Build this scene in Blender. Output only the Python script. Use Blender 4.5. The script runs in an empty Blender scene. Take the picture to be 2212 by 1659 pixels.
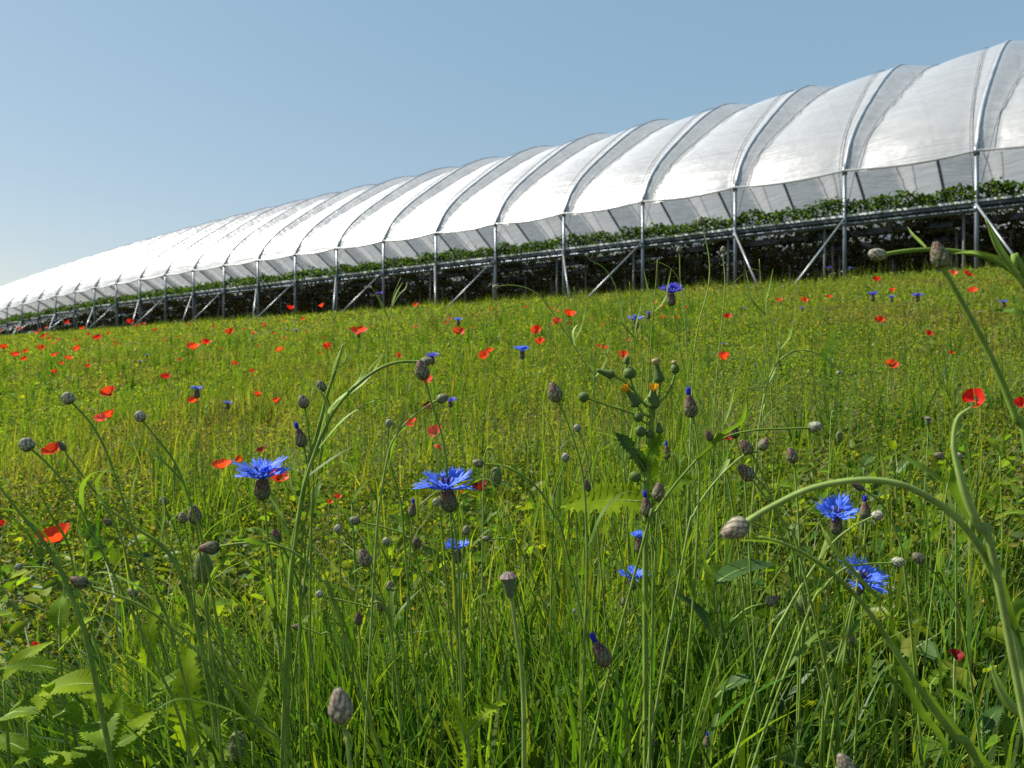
import bpy, math, random
import numpy as np
from mathutils import Vector, Matrix
rng = np.random.default_rng(11)
random.seed(5)
S = bpy.context.scene
COL = S.collection
PI = math.pi

# ------------------------------------------------------------------ camera frame
EYE = 0.60                      # eye height above the ground under the camera
F = 1660.0                      # focal length in units of a 2212 px wide frame
CX, HY = 1106.0, 793.0          # principal column, row of the level horizon
AX = np.array([0.779, -0.626])  # along the tunnel, towards the near end
PERP = np.array([0.626, 0.779]) # across the tunnel, away from the camera
D0 = 14.17                      # distance of the tunnel's near side
SLOPE = (1.48 + EYE) / D0


def ground(x, y):
    d = 0.626 * np.asarray(x, float) + 0.779 * np.asarray(y, float)
    k = 0.35                     # the slope eases into the level top of the bank
    m = D0 + 0.15
    e = np.clip((d - m) / k, -40, 40)
    s = m - k * np.log1p(np.exp(-e))
    s = np.where(d < m - 6, d, s)
    g = SLOPE * s
    g = np.where(d < -12, SLOPE * -12, g)
    bump = 0.02 * np.sin(x * 1.7 + 0.6 * y) * np.sin(y * 1.3 + 1.0) + 0.012 * np.sin(x * 4.1 + 2) * np.sin(y * 3.7)
    return g + bump


def P(px, py, d):
    return np.array([(px - CX) / F * d, d, EYE + (HY - py) / F * d])


# ------------------------------------------------------------------ mesh helpers
def mesh(name, V, Fc, mat=None, col=None, smooth=True):
    V = np.asarray(V, np.float32).reshape(-1, 3)
    me = bpy.data.meshes.new(name)
    if isinstance(Fc, np.ndarray):
        n, k = Fc.shape
        me.vertices.add(len(V)); me.vertices.foreach_set('co', V.ravel())
        me.loops.add(n * k); me.loops.foreach_set('vertex_index', Fc.astype(np.int32).ravel())
        me.polygons.add(n); me.polygons.foreach_set('loop_start', np.arange(n, dtype=np.int32) * k)
        me.update(calc_edges=True)
    else:
        me.from_pydata(V.tolist(), [], [tuple(int(i) for i in f) for f in Fc])
    if col is not None:
        a = me.attributes.new('Col', 'FLOAT_COLOR', 'POINT')
        c = np.ones((len(V), 4), np.float32); c[:, :3] = np.asarray(col, np.float32).reshape(-1, 3) if np.ndim(col) > 1 else col
        a.data.foreach_set('color', c.ravel())
    if smooth:
        me.polygons.foreach_set('use_smooth', np.ones(len(me.polygons), bool))
    if mat: me.materials.append(mat)
    me.update()
    return me


def link(name, me, parent=None, mat4=None):
    o = bpy.data.objects.new(name, me); COL.objects.link(o)
    if parent is not None: o.parent = parent
    if mat4 is not None: o.matrix_local = mat4
    return o


def tag(o, label=None, cat=None, group=None, kind=None):
    if label: o['label'] = label
    if cat: o['category'] = cat
    if group: o['group'] = group
    if kind: o['kind'] = kind
    return o


def thing(name, label, cat, loc=(0, 0, 0), group=None, rz=0.0):
    o = bpy.data.objects.new(name, None); COL.objects.link(o)
    o.empty_display_size = 0.05
    o.location = [float(v) for v in loc]; o.rotation_euler = (0, 0, rz)
    return tag(o, label, cat, group)


class MB:
    """collects shapes into one mesh"""
    def __init__(s): s.v = []; s.f = []; s.c = []; s.n = 0
    def add(s, V, Fc, col=None):
        V = np.asarray(V, float).reshape(-1, 3)
        s.v.append(V); s.f += [tuple(i + s.n for i in f) for f in Fc]
        if col is not None:
            c = np.asarray(col, float)
            s.c.append(np.tile(c, (len(V), 1)) if c.ndim == 1 else c)
        s.n += len(V); return s
    def mesh(s, name, mat, smooth=True):
        return mesh(name, np.vstack(s.v), s.f, mat, np.vstack(s.c) if s.c else None, smooth)


def spline(pts, n=6):
    p = np.asarray(pts, float)
    if len(p) < 3:
        t = np.linspace(0, 1, n + 1)[:, None]; return p[0] * (1 - t) + p[-1] * t
    q = np.vstack([2 * p[0] - p[1], p, 2 * p[-1] - p[-2]])
    out = []
    for i in range(1, len(q) - 2):
        a, b, c, d = q[i - 1:i + 3]
        for t in np.arange(n) / n:
            out.append(0.5 * (2 * b + (c - a) * t + (2 * a - 5 * b + 4 * c - d) * t * t + (3 * b - a - 3 * c + d) * t ** 3))
    out.append(p[-1])
    return np.array(out)


def frame(T):
    T = T / np.linalg.norm(T)
    u = np.array([0, 0, 1.0]) if abs(T[2]) < 0.9 else np.array([0, 1.0, 0])
    a = np.cross(T, u); a /= np.linalg.norm(a)
    return a, np.cross(T, a)


def tube(pts, rad, k=6, cap=True):
    p = np.asarray(pts, float); n = len(p)
    r = np.broadcast_to(np.asarray(rad, float), (n,)) if np.ndim(rad) < 1 or len(np.atleast_1d(rad)) == n else np.interp(np.linspace(0, 1, n), np.linspace(0, 1, len(rad)), rad)
    T = np.gradient(p, axis=0)
    a0, b0 = frame(T[0]); V = []
    for i in range(n):
        t = T[i] / (np.linalg.norm(T[i]) + 1e-12)
        a0 = a0 - t * np.dot(a0, t); a0 /= np.linalg.norm(a0) + 1e-12
        b0 = np.cross(t, a0)
        for j in range(k):
            an = 2 * PI * j / k
            V.append(p[i] + r[i] * (math.cos(an) * a0 + math.sin(an) * b0))
    Fc = [(i * k + j, i * k + (j + 1) % k, (i + 1) * k + (j + 1) % k, (i + 1) * k + j) for i in range(n - 1) for j in range(k)]
    if cap: Fc += [tuple(range(k))[::-1], tuple((n - 1) * k + j for j in range(k))]
    return np.array(V), Fc


def box(x0, x1, y0, y1, z0, z1):
    V = [(x, y, z) for z in (z0, z1) for y in (y0, y1) for x in (x0, x1)]
    return V, [(0, 2, 3, 1), (4, 5, 7, 6), (0, 1, 5, 4), (2, 6, 7, 3), (0, 4, 6, 2), (1, 3, 7, 5)]


def ribbon(pts, widths, side, fold=0.25):
    """a leaf blade along a spline, three vertices across (a fold along the midrib)"""
    p = spline(pts, 5); n = len(p)
    w = np.interp(np.linspace(0, 1, n), np.linspace(0, 1, len(widths)), widths) / 2
    T = np.gradient(p, axis=0); V = []
    for i in range(n):
        t = T[i] / (np.linalg.norm(T[i]) + 1e-12)
        s = side - t * np.dot(side, t); s /= np.linalg.norm(s) + 1e-9
        nn = np.cross(s, t)
        V += [p[i] - s * w[i] + nn * w[i] * fold, p[i], p[i] + s * w[i] + nn * w[i] * fold]
    Fc = []
    for i in range(n - 1):
        a = i * 3; Fc += [(a, a + 1, a + 4, a + 3), (a + 1, a + 2, a + 5, a + 4)]
    return np.array(V), Fc


# ------------------------------------------------------------------ materials
def newmat(name):
    m = bpy.data.materials.new(name); m.use_nodes = True
    nt = m.node_tree; nt.nodes.clear()
    return m, nt, nt.nodes, nt.links


def schlick(N, L, f0, scale, normal=None):
    """mirror share of a thin sheet, the same from either side"""
    lw = N.new('ShaderNodeLayerWeight'); lw.inputs['Blend'].default_value = 0.5
    if normal is not None: L.new(normal, lw.inputs['Normal'])
    p = N.new('ShaderNodeMath'); p.operation = 'POWER'; p.inputs[1].default_value = 5; L.new(lw.outputs['Facing'], p.inputs[0])
    m = N.new('ShaderNodeMath'); m.operation = 'MULTIPLY_ADD'; m.inputs[1].default_value = scale * (1 - f0); m.inputs[2].default_value = scale * f0; L.new(p.outputs[0], m.inputs[0])
    return m.outputs[0]


def leafmat(name, trans=0.45, gloss=0.4, rough=0.45, tr_tint=(1.55, 1.55, 0.45), colour=None, noise=0.25, nscale=60.0, fuzz=0.0):
    """thin plant tissue: diffuse + light shining through + a waxy gloss; colour from the Col attribute or given"""
    m, nt, N, L = newmat(name)
    out = N.new('ShaderNodeOutputMaterial')
    if colour is None:
        a = N.new('ShaderNodeAttribute'); a.attribute_name = 'Col'; c = a.outputs['Color']
    else:
        a = N.new('ShaderNodeRGB'); a.outputs[0].default_value = (*colour, 1); c = a.outputs[0]
    if noise > 0:
        tx = N.new('ShaderNodeTexCoord'); nz = N.new('ShaderNodeTexNoise'); nz.inputs['Scale'].default_value = nscale; nz.inputs['Detail'].default_value = 3
        L.new(tx.outputs['Object'], nz.inputs['Vector'])
        mr = N.new('ShaderNodeMapRange'); mr.inputs['From Min'].default_value = 0.25; mr.inputs['From Max'].default_value = 0.75
        mr.inputs['To Min'].default_value = 1 - noise; mr.inputs['To Max'].default_value = 1 + noise
        L.new(nz.outputs['Fac'], mr.inputs['Value'])
        mx = N.new('ShaderNodeVectorMath'); mx.operation = 'SCALE'
        L.new(c, mx.inputs[0]); L.new(mr.outputs[0], mx.inputs['Scale']); c = mx.outputs[0]
    d = N.new('ShaderNodeBsdfDiffuse'); L.new(c, d.inputs['Color'])
    tm = N.new('ShaderNodeVectorMath'); tm.operation = 'MULTIPLY'; tm.inputs[1].default_value = tr_tint
    L.new(c, tm.inputs[0])
    t = N.new('ShaderNodeBsdfTranslucent'); L.new(tm.outputs[0], t.inputs['Color'])
    mix = N.new('ShaderNodeMixShader'); mix.inputs[0].default_value = trans
    L.new(d.outputs[0], mix.inputs[1]); L.new(t.outputs[0], mix.inputs[2])
    g = N.new('ShaderNodeBsdfGlossy'); g.inputs['Roughness'].default_value = rough
    m2 = N.new('ShaderNodeMixShader'); L.new(schlick(N, L, 0.05, gloss), m2.inputs[0]); L.new(mix.outputs[0], m2.inputs[1]); L.new(g.outputs[0], m2.inputs[2])
    L.new(m2.outputs[0], out.inputs['Surface'])
    return m


def solid(name, colour, rough=0.5, metal=0.0, noise=0.2, nscale=8.0, bump=0.0):
    m, nt, N, L = newmat(name)
    out = N.new('ShaderNodeOutputMaterial'); b = N.new('ShaderNodeBsdfPrincipled')
    tx = N.new('ShaderNodeTexCoord'); nz = N.new('ShaderNodeTexNoise'); nz.inputs['Scale'].default_value = nscale; nz.inputs['Detail'].default_value = 5
    L.new(tx.outputs['Object'], nz.inputs['Vector'])
    rp = N.new('ShaderNodeValToRGB')
    rp.color_ramp.elements[0].position = 0.3; rp.color_ramp.elements[0].color = (*[v * (1 - noise) for v in colour], 1)
    rp.color_ramp.elements[1].position = 0.7; rp.color_ramp.elements[1].color = (*[min(1, v * (1 + noise)) for v in colour], 1)
    L.new(nz.outputs['Fac'], rp.inputs[0]); L.new(rp.outputs[0], b.inputs['Base Color'])
    b.inputs['Roughness'].default_value = rough; b.inputs['Metallic'].default_value = metal
    if bump:
        bp = N.new('ShaderNodeBump'); bp.inputs['Strength'].default_value = bump; L.new(nz.outputs['Fac'], bp.inputs['Height']); L.new(bp.outputs[0], b.inputs['Normal'])
    L.new(b.outputs[0], out.inputs['Surface'])
    return m


def filmmat(name, clear=0.10, white=0.56):
    """milky polythene sheet: scatters, lets light through, shines, wrinkles running along the tunnel"""
    m, nt, N, L = newmat(name)
    out = N.new('ShaderNodeOutputMaterial')
    tx = N.new('ShaderNodeTexCoord')
    def noise(scale, stretch, detail=3):
        mp = N.new('ShaderNodeMapping'); mp.inputs['Scale'].default_value = stretch
        nz = N.new('ShaderNodeTexNoise'); nz.inputs['Scale'].default_value = scale; nz.inputs['Detail'].default_value = detail
        L.new(tx.outputs['Object'], mp.inputs[0]); L.new(mp.outputs[0], nz.inputs['Vector']); return nz.outputs['Fac']
    n1 = noise(1.0, (0.55, 7.0, 7.0), 4); n2 = noise(1.0, (2.2, 3.0, 3.0), 2); n3 = noise(1.0, (0.30, 10.0, 10.0), 3)
    ad = N.new('ShaderNodeMath'); ad.operation = 'ADD'; L.new(n1, ad.inputs[0]); L.new(n2, ad.inputs[1])
    a2 = N.new('ShaderNodeMath'); a2.operation = 'MULTIPLY_ADD'; a2.inputs[1].default_value = 0.9; L.new(n3, a2.inputs[0]); L.new(ad.outputs[0], a2.inputs[2])
    bp = N.new('ShaderNodeBump'); bp.inputs['Strength'].default_value = 0.5; bp.inputs['Distance'].default_value = 0.045; L.new(a2.outputs[0], bp.inputs['Height'])
    n4 = noise(1.0, (0.8, 5.0, 5.0), 5)
    mr = N.new('ShaderNodeMapRange'); mr.inputs['From Min'].default_value = 0.3; mr.inputs['From Max'].default_value = 0.7; mr.inputs['To Min'].default_value = white - 0.06; mr.inputs['To Max'].default_value = white + 0.03
    L.new(n4, mr.inputs['Value'])
    cb = N.new('ShaderNodeCombineColor')
    for i in range(3): L.new(mr.outputs[0], cb.inputs[i])
    d = N.new('ShaderNodeBsdfDiffuse'); L.new(cb.outputs[0], d.inputs['Color']); L.new(bp.outputs[0], d.inputs['Normal'])
    t = N.new('ShaderNodeBsdfTranslucent'); L.new(cb.outputs[0], t.inputs['Color']); L.new(bp.outputs[0], t.inputs['Normal'])
    mx = N.new('ShaderNodeMixShader'); mx.inputs[0].default_value = 0.46; L.new(d.outputs[0], mx.inputs[1]); L.new(t.outputs[0], mx.inputs[2])
    tp = N.new('ShaderNodeBsdfTransparent'); m1 = N.new('ShaderNodeMixShader'); m1.inputs[0].default_value = clear
    L.new(mx.outputs[0], m1.inputs[1]); L.new(tp.outputs[0], m1.inputs[2])
    g = N.new('ShaderNodeBsdfGlossy'); g.inputs['Roughness'].default_value = 0.40; L.new(bp.outputs[0], g.inputs['Normal'])
    m2 = N.new('ShaderNodeMixShader'); L.new(schlick(N, L, 0.15, 1.0, bp.outputs[0]), m2.inputs[0]); L.new(m1.outputs[0], m2.inputs[1]); L.new(g.outputs[0], m2.inputs[2])
    L.new(m2.outputs[0], out.inputs['Surface'])
    return m


M_grass = leafmat('grass_blades', 0.50, 0.13, 0.36, (1.60, 1.60, 0.40))
M_stem = leafmat('plant_stem', 0.15, 0.2, 0.45, colour=(0.175, 0.265, 0.045), noise=0.35, nscale=90)
M_stem_pale = leafmat('downy_stem', 0.15, 0.2, 0.5, colour=(0.24, 0.33, 0.085), noise=0.3, nscale=90)
M_leaf = leafmat('green_leaf', 0.62, 0.05, 0.5, colour=(0.16, 0.26, 0.022), noise=0.35, nscale=70)
M_blade = leafmat('linear_leaf', 0.5, 0.15, 0.42, colour=(0.11, 0.19, 0.03), noise=0.3, nscale=70)
M_leaf_yellow = leafmat('yellow_green_leaf', 0.62, 0.05, 0.5, colour=(0.25, 0.35, 0.018), noise=0.35, nscale=50)
M_leaf_dark = leafmat('dark_leaf', 0.3, 0.2, 0.5, colour=(0.045, 0.095, 0.022), noise=0.3, nscale=60)
M_head = leafmat('bud_scales', 0.3, 0.2, 0.5, (1, 1, 1), noise=0.3, nscale=400)
M_blue = leafmat('blue_florets', 0.42, 0.25, 0.5, (1.0, 1.0, 1.0), colour=(0.12, 0.235, 0.88), noise=0.35, nscale=120)
M_violet = leafmat('violet_florets', 0.42, 0.25, 0.5, (1.0, 1.0, 1.0), colour=(0.13, 0.12, 0.68), noise=0.3, nscale=120)
M_pale_blue = leafmat('pale_blue_florets', 0.42, 0.25, 0.5, (1.0, 1.0, 1.0), colour=(0.17, 0.22, 0.68), noise=0.3, nscale=120)
M_indigo = leafmat('indigo_florets', 0.3, 0.2, 0.5, (1, 1, 1), colour=(0.035, 0.012, 0.12), noise=0.3, nscale=200)
M_deep_blue = leafmat('deep_blue_tuft', 0.3, 0.2, 0.5, (1, 1, 1), colour=(0.03, 0.03, 0.45), noise=0.3, nscale=300)
M_red = leafmat('orange_red_petal', 0.5, 0.2, 0.5, (1.05, 1.3, 1.0), colour=(0.78, 0.058, 0.014), noise=0.18, nscale=40)
M_scarlet = leafmat('scarlet_petal', 0.5, 0.2, 0.5, (1.05, 1.1, 1.0), colour=(0.68, 0.022, 0.012), noise=0.18, nscale=40)
M_pink = leafmat('salmon_petal', 0.5, 0.2, 0.5, (1.05, 1.1, 1.0), colour=(0.80, 0.12, 0.075), noise=0.18, nscale=40)
M_maroon = leafmat('maroon_petal', 0.4, 0.2, 0.5, (1, 1, 1), colour=(0.22, 0.012, 0.012), noise=0.2, nscale=40)
M_black = solid('poppy_centre', (0.012, 0.011, 0.012), 0.7, noise=0.4, nscale=200)
M_yellow = leafmat('yellow_florets', 0.4, 0.2, 0.5, (1, 1, 1), colour=(0.75, 0.36, 0.015), noise=0.25, nscale=100)
M_straw = leafmat('straw', 0.3, 0.3, 0.5, (1, 1, 1), colour=(0.42, 0.33, 0.17), noise=0.3, nscale=60)
M_film = filmmat('polythene_film')
M_steel = solid('galvanised_tube', (0.17, 0.20, 0.235), 0.42, 0.55, 0.25, 3.0)
M_hoop = solid('hoop_tube', (0.36, 0.39, 0.42), 0.45, 0.3, 0.2, 3.0)
M_bright = solid('zinc_brace', (0.25, 0.275, 0.285), 0.4, 0.4, 0.2, 3.0)
M_rope = solid('grey_rope', (0.20, 0.21, 0.23), 0.8, 0, 0.3, 30)
M_lip = solid('white_trough_lip', (0.8, 0.81, 0.8), 0.45, 0, 0.15, 2)
M_trough = solid('dark_trough', (0.045, 0.055, 0.075), 0.5, 0, 0.4, 3)
M_post = solid('table_post', (0.16, 0.17, 0.17), 0.6, 0.1, 0.3, 5)

# ------------------------------------------------------------------ world, sun, camera
SUN_AZ, SUN_EL = math.radians(-72), math.radians(47)     # azimuth from the view direction, towards the left
w = bpy.data.worlds.new('World'); S.world = w; w.use_nodes = True
wn, wl = w.node_tree.nodes, w.node_tree.links
bg = wn['Background']; sky = wn.new('ShaderNodeTexSky'); sky.sky_type = 'NISHITA'; sky.sun_disc = False
sky.sun_elevation = SUN_EL; sky.sun_rotation = SUN_AZ
sky.air_density = 1.2; sky.dust_density = 0.35; sky.ozone_density = 0.5; sky.altitude = 50
tint = wn.new('ShaderNodeMixRGB'); tint.blend_type = 'MULTIPLY'; tint.inputs[0].default_value = 1; tint.inputs[2].default_value = (0.637, 0.480, 0.376, 1)
wl.new(sky.outputs[0], tint.inputs[1]); haze = wn.new('ShaderNodeMixRGB'); haze.blend_type = 'ADD'; haze.inputs[0].default_value = 1; haze.inputs[2].default_value = (0.98, 2.1, 3.1, 1)   # thin high haze over the whole sky
wl.new(tint.outputs[0], haze.inputs[1]); wl.new(haze.outputs[0], bg.inputs[0]); bg.inputs[1].default_value = 0.071
sd = Vector((math.sin(SUN_AZ) * math.cos(SUN_EL), math.cos(SUN_AZ) * math.cos(SUN_EL), math.sin(SUN_EL)))
sl = bpy.data.lights.new('sun', 'SUN'); sl.energy = 5.0; sl.angle = math.radians(0.5); sl.color = (1.0, 0.95, 0.86)
so = bpy.data.objects.new('sun', sl); COL.objects.link(so); so.location = (-20, 20, 30)
so.rotation_euler = sd.to_track_quat('Z', 'Y').to_euler()
cam = bpy.data.cameras.new('camera'); co = bpy.data.objects.new('camera', cam); COL.objects.link(co)
co.location = (0, 0, EYE); co.rotation_euler = (PI / 2, 0, 0)
cam.sensor_width = 36; cam.lens = 36 * F / 2212; cam.shift_y = -37 / 2212
cam.clip_start = 0.02; cam.clip_end = 2000
cam.dof.use_dof = True; cam.dof.focus_distance = 0.76; cam.dof.aperture_fstop = cam.lens / 1.8
S.camera = co
S.view_settings.view_transform = 'Standard'; S.view_settings.look = 'None'; S.view_settings.exposure = 0.84; S.view_settings.gamma = 1
S.cycles.max_bounces = 6; S.cycles.diffuse_bounces = 2; S.cycles.glossy_bounces = 2; S.cycles.transmission_bounces = 4; S.cycles.transparent_max_bounces = 8
S.cycles.caustics_reflective = False; S.cycles.caustics_refractive = False
S.cycles.use_denoising = False

# ------------------------------------------------------------------ ground
def axis(a, b, fine, n1, n2, n3):
    return np.concatenate([np.linspace(a, fine[0], n1, endpoint=False), np.linspace(fine[0], fine[1], n2, endpoint=False), np.linspace(fine[1], b, n3)])
xs = axis(-400, 400, (-60, 30), 25, 260, 25); ys = axis(-60, 500, (-3, 70), 12, 240, 30)
gx, gy = np.meshgrid(xs, ys); gz = ground(gx, gy)
nx, ny = len(xs), len(ys)
ii = (np.arange(ny - 1)[:, None] * nx + np.arange(nx - 1)[None]).ravel()
m, nt, N, L = newmat('meadow_soil')
out = N.new('ShaderNodeOutputMaterial'); b = N.new('ShaderNodeBsdfPrincipled'); b.inputs['Roughness'].default_value = 0.95
tx = N.new('ShaderNodeTexCoord'); n1 = N.new('ShaderNodeTexNoise'); n1.inputs['Scale'].default_value = 9; n1.inputs['Detail'].default_value = 8
n2 = N.new('ShaderNodeTexNoise'); n2.inputs['Scale'].default_value = 0.5; n2.inputs['Detail'].default_value = 4
rp = N.new('ShaderNodeValToRGB'); e = rp.color_ramp.elements
e[0].position = 0.35; e[0].color = (0.035, 0.030, 0.014, 1); e[1].position = 0.7; e[1].color = (0.07, 0.085, 0.02, 1)
rp2 = N.new('ShaderNodeValToRGB'); e = rp2.color_ramp.elements
e[0].position = 0.35; e[0].color = (0.8, 0.9, 0.8, 1); e[1].position = 0.7; e[1].color = (1.5, 1.3, 0.9, 1)
mx = N.new('ShaderNodeMixRGB'); mx.blend_type = 'MULTIPLY'; mx.inputs[0].default_value = 1
for n in (n1, n2): L.new(tx.outputs['Object'], n.inputs['Vector'])
L.new(n1.outputs['Fac'], rp.inputs[0]); L.new(n2.outputs['Fac'], rp2.inputs[0]); L.new(rp.outputs[0], mx.inputs[1]); L.new(rp2.outputs[0], mx.inputs[2])
L.new(mx.outputs[0], b.inputs['Base Color'])
bp = N.new('ShaderNodeBump'); bp.inputs['Strength'].default_value = 0.6; bp.inputs['Distance'].default_value = 0.03; L.new(n1.outputs['Fac'], bp.inputs['Height']); L.new(bp.outputs[0], b.inputs['Normal'])
L.new(b.outputs[0], out.inputs['Surface'])
me = mesh('ground', np.stack([gx.ravel(), gy.ravel(), gz.ravel()], 1), np.stack([ii, ii + 1, ii + 1 + nx, ii + nx], 1), m)
tag(link('ground', me), 'sloping meadow ground', None, None, 'structure')

# ------------------------------------------------------------------ polytunnel, in its own frame: x along (towards the near end), y across, z up
RZ = math.atan2(AX[1], AX[0])
ORG = np.array([7.40, 12.24, 0.60 + 1.48])
NB0, NB1 = -3, 37
EAVE = 1.97
half = np.array([(0, 0), (0.16, 0.34), (0.45, 0.70), (0.94, 1.14), (1.6, 1.62), (2.25, 2.07), (3.0, 2.55), (3.7, 2.92), (4.4, 3.2), (5.2, 3.36)])
prof = np.vstack([half, [(10.4 - a, b) for a, b in half[::-1][1:]]])
prof = spline(np.column_stack([prof, np.zeros(len(prof))]), 4)[:, :2]
seg = np.r_[0, np.cumsum(np.hypot(*np.diff(prof, axis=0).T))]; ss = np.linspace(0, 1, 57)
prof = np.column_stack([np.interp(ss, seg / seg[-1], prof[:, i]) for i in (0, 1)])
tg = np.gradient(prof, axis=0); tg /= np.linalg.norm(tg, axis=1)[:, None]; nrm = np.column_stack([-tg[:, 1], tg[:, 0]])
tunnel = thing('polytunnel', 'long white polythene tunnel on steel hoops climbing along the top of the meadow', 'polytunnel', ORG, None, RZ)
W10 = 10.4


def sag(x):
    """the ground under the far part of the tunnel falls away"""
    return -0.0012 * max(0.0, -22.0 - x) ** 2


def rope_t(kind, s): return 0.085 + 0.58 * s if kind == 0 else 0.955 - 0.34 * s


def press(s, t):
    """how far the two crossing ropes pull the sheet in between the hoops"""
    lo, hi = rope_t(0, s), rope_t(1, s)
    if hi - lo < 0.02: lo, hi = (lo + hi) / 2 - 0.01, (lo + hi) / 2 + 0.01
    dep = 0.27 * (1 - math.exp(-lo / 0.24))
    depr = 0.10 * (1 - math.exp(-(1 - hi) / 0.18))
    if t < lo: return -dep * (t / lo) ** 1.05
    if t > hi: return -depr * ((1 - t) / (1 - hi)) ** 1.15
    f = (t - lo) / max(hi - lo, 1e-4)
    return -(dep * (1 - f) + depr * f) + (0.07 * (hi - lo)) * math.sin(PI * f) ** 0.8


def sheet(n_from, n_to, jr, sub=18, low=None):
    xs_, V, cols = [], [], 0
    for nb in range(n_from, n_to):
        for k in range(sub): xs_.append((nb, k / sub))
    xs_.append((n_to, 0.0))
    ny_ = len(jr) + (0 if low is None else len(low))
    for nb, f in xs_:
        x = -2.0 * (nb + f); t = 1 - f if f > 0 else 0.0
        rb = random.Random(nb * 7 + 1)
        for j in jr:
            s = ss[j]; q = prof[j] + nrm[j] * (press(s, t) * (0.85 + 0.3 * rb.random()) if f > 0 else 0.0)
            dip = -0.06 * math.sin(PI * f) if j == 0 else 0
            V.append((x, q[0], EAVE + q[1] + dip + sag(x)))
        if low is not None:
            for z in low: V.append((x, W10 + 0.02 * math.sin(5 * x + z), z + sag(x)))
    n = len(xs_)
    i = (np.arange(n - 1)[:, None] * ny_ + np.arange(ny_ - 1)[None]).ravel()
    return np.array(V), np.stack([i, i + 1, i + 1 + ny_, i + ny_], 1)
V1, F1 = sheet(NB0, 29, range(57), low=[1.7, 1.5]); V2, F2 = sheet(29, NB1, range(0, 50))
link('cover', mesh('cover', np.vstack([V1, V2]), np.vstack([F1, F2 + len(V1)]), M_film), tunnel)
# rolled hem of the sheet along the near eave
pts = []
for nb in range(NB0, NB1):
    for k in range(6):
        f = k / 6; pts.append((-2.0 * (nb + f), -0.025 + 0.012 * math.sin(3 * nb + 5 * f), EAVE - 0.01 - 0.06 * math.sin(PI * f) + sag(-2.0 * (nb + f))))
link('rolled_hem', MB().add(*tube(pts, 0.021, 6)).mesh('rolled_hem', M_film), tunnel)
hp = [(0, q[0] - 0.012 * nn[0], EAVE + q[1] - 0.012 * nn[1]) for q, nn in zip(prof, nrm)]
hoop_me = MB().add(*tube(hp, 0.034, 7)).mesh('hoop', M_hoop)
leg_me = MB().add(*tube([(0, 0, -0.4), (0, 0, 0.8), (0, 0, EAVE + 0.03)], 0.033, 8)).add(*tube([(0, 0, EAVE - 0.08), (0, 0, EAVE + 0.06)], 0.045, 8)).add(*tube([(0, 0, 1.0), (0, 0, 1.08)], 0.05, 8)).mesh('leg', M_steel)
rope_mes = []
for kind in (0, 1):
    pts = []
    for j in range(57):
        s = ss[j]; t = rope_t(kind, s)
        q = prof[j] + nrm[j] * (press(s, t) + 0.045); pts.append((t * 2.0, q[0], EAVE + q[1]))
    pts = [(0.03 if kind == 0 else 1.97, -0.02, 1.25)] + pts + [(1.33 if kind == 0 else 1.23, W10 + 0.03, 1.2)]
    mb = MB().add(*tube(pts, 0.0055, 4))
    mb.add(*tube([(p[0] + (0.045 if kind == 0 else -0.045) * math.sin(PI * i / 58), p[1], p[2]) for i, p in enumerate(pts)], 0.0055, 4))
    rope_mes.append(mb.mesh('rope', M_rope))


def moved(x, y=0.0, z=0.0): return Matrix.Translation((x, y, z))
for nb in range(NB0, NB1 + 1):
    x = -2.0 * nb
    link('hoop', hoop_me, tunnel, moved(x, 0, sag(x))); link('leg', leg_me, tunnel, moved(x, 0, sag(x))); 
    if nb < 31: link('leg', leg_me, tunnel, moved(x, W10, sag(x)))
    if nb < NB1 and nb < 24:
        for r in rope_mes: link('rope', r, tunnel, moved(x - 2.0, 0, sag(x - 1.0)))
    if nb < 22:
        rb = random.Random(nb + 3); a, l = (0.8, 0.8) if nb % 2 == 0 else (1.2, -0.75); a *= rb.uniform(.88, 1.12); l *= rb.uniform(.85, 1.15)
        mb = MB().add(*tube([(x, -0.045, 1.10 + sag(x)), (x + l, -a, -SLOPE * a - 0.15)], 0.019, 7)).add(*tube([(x + l, -a, -SLOPE * a - 0.1), (x + l * 1.01, -a, -SLOPE * a + 0.06)], 0.027, 7))
        link('brace', mb.mesh('brace', M_bright), tunnel)

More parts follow.
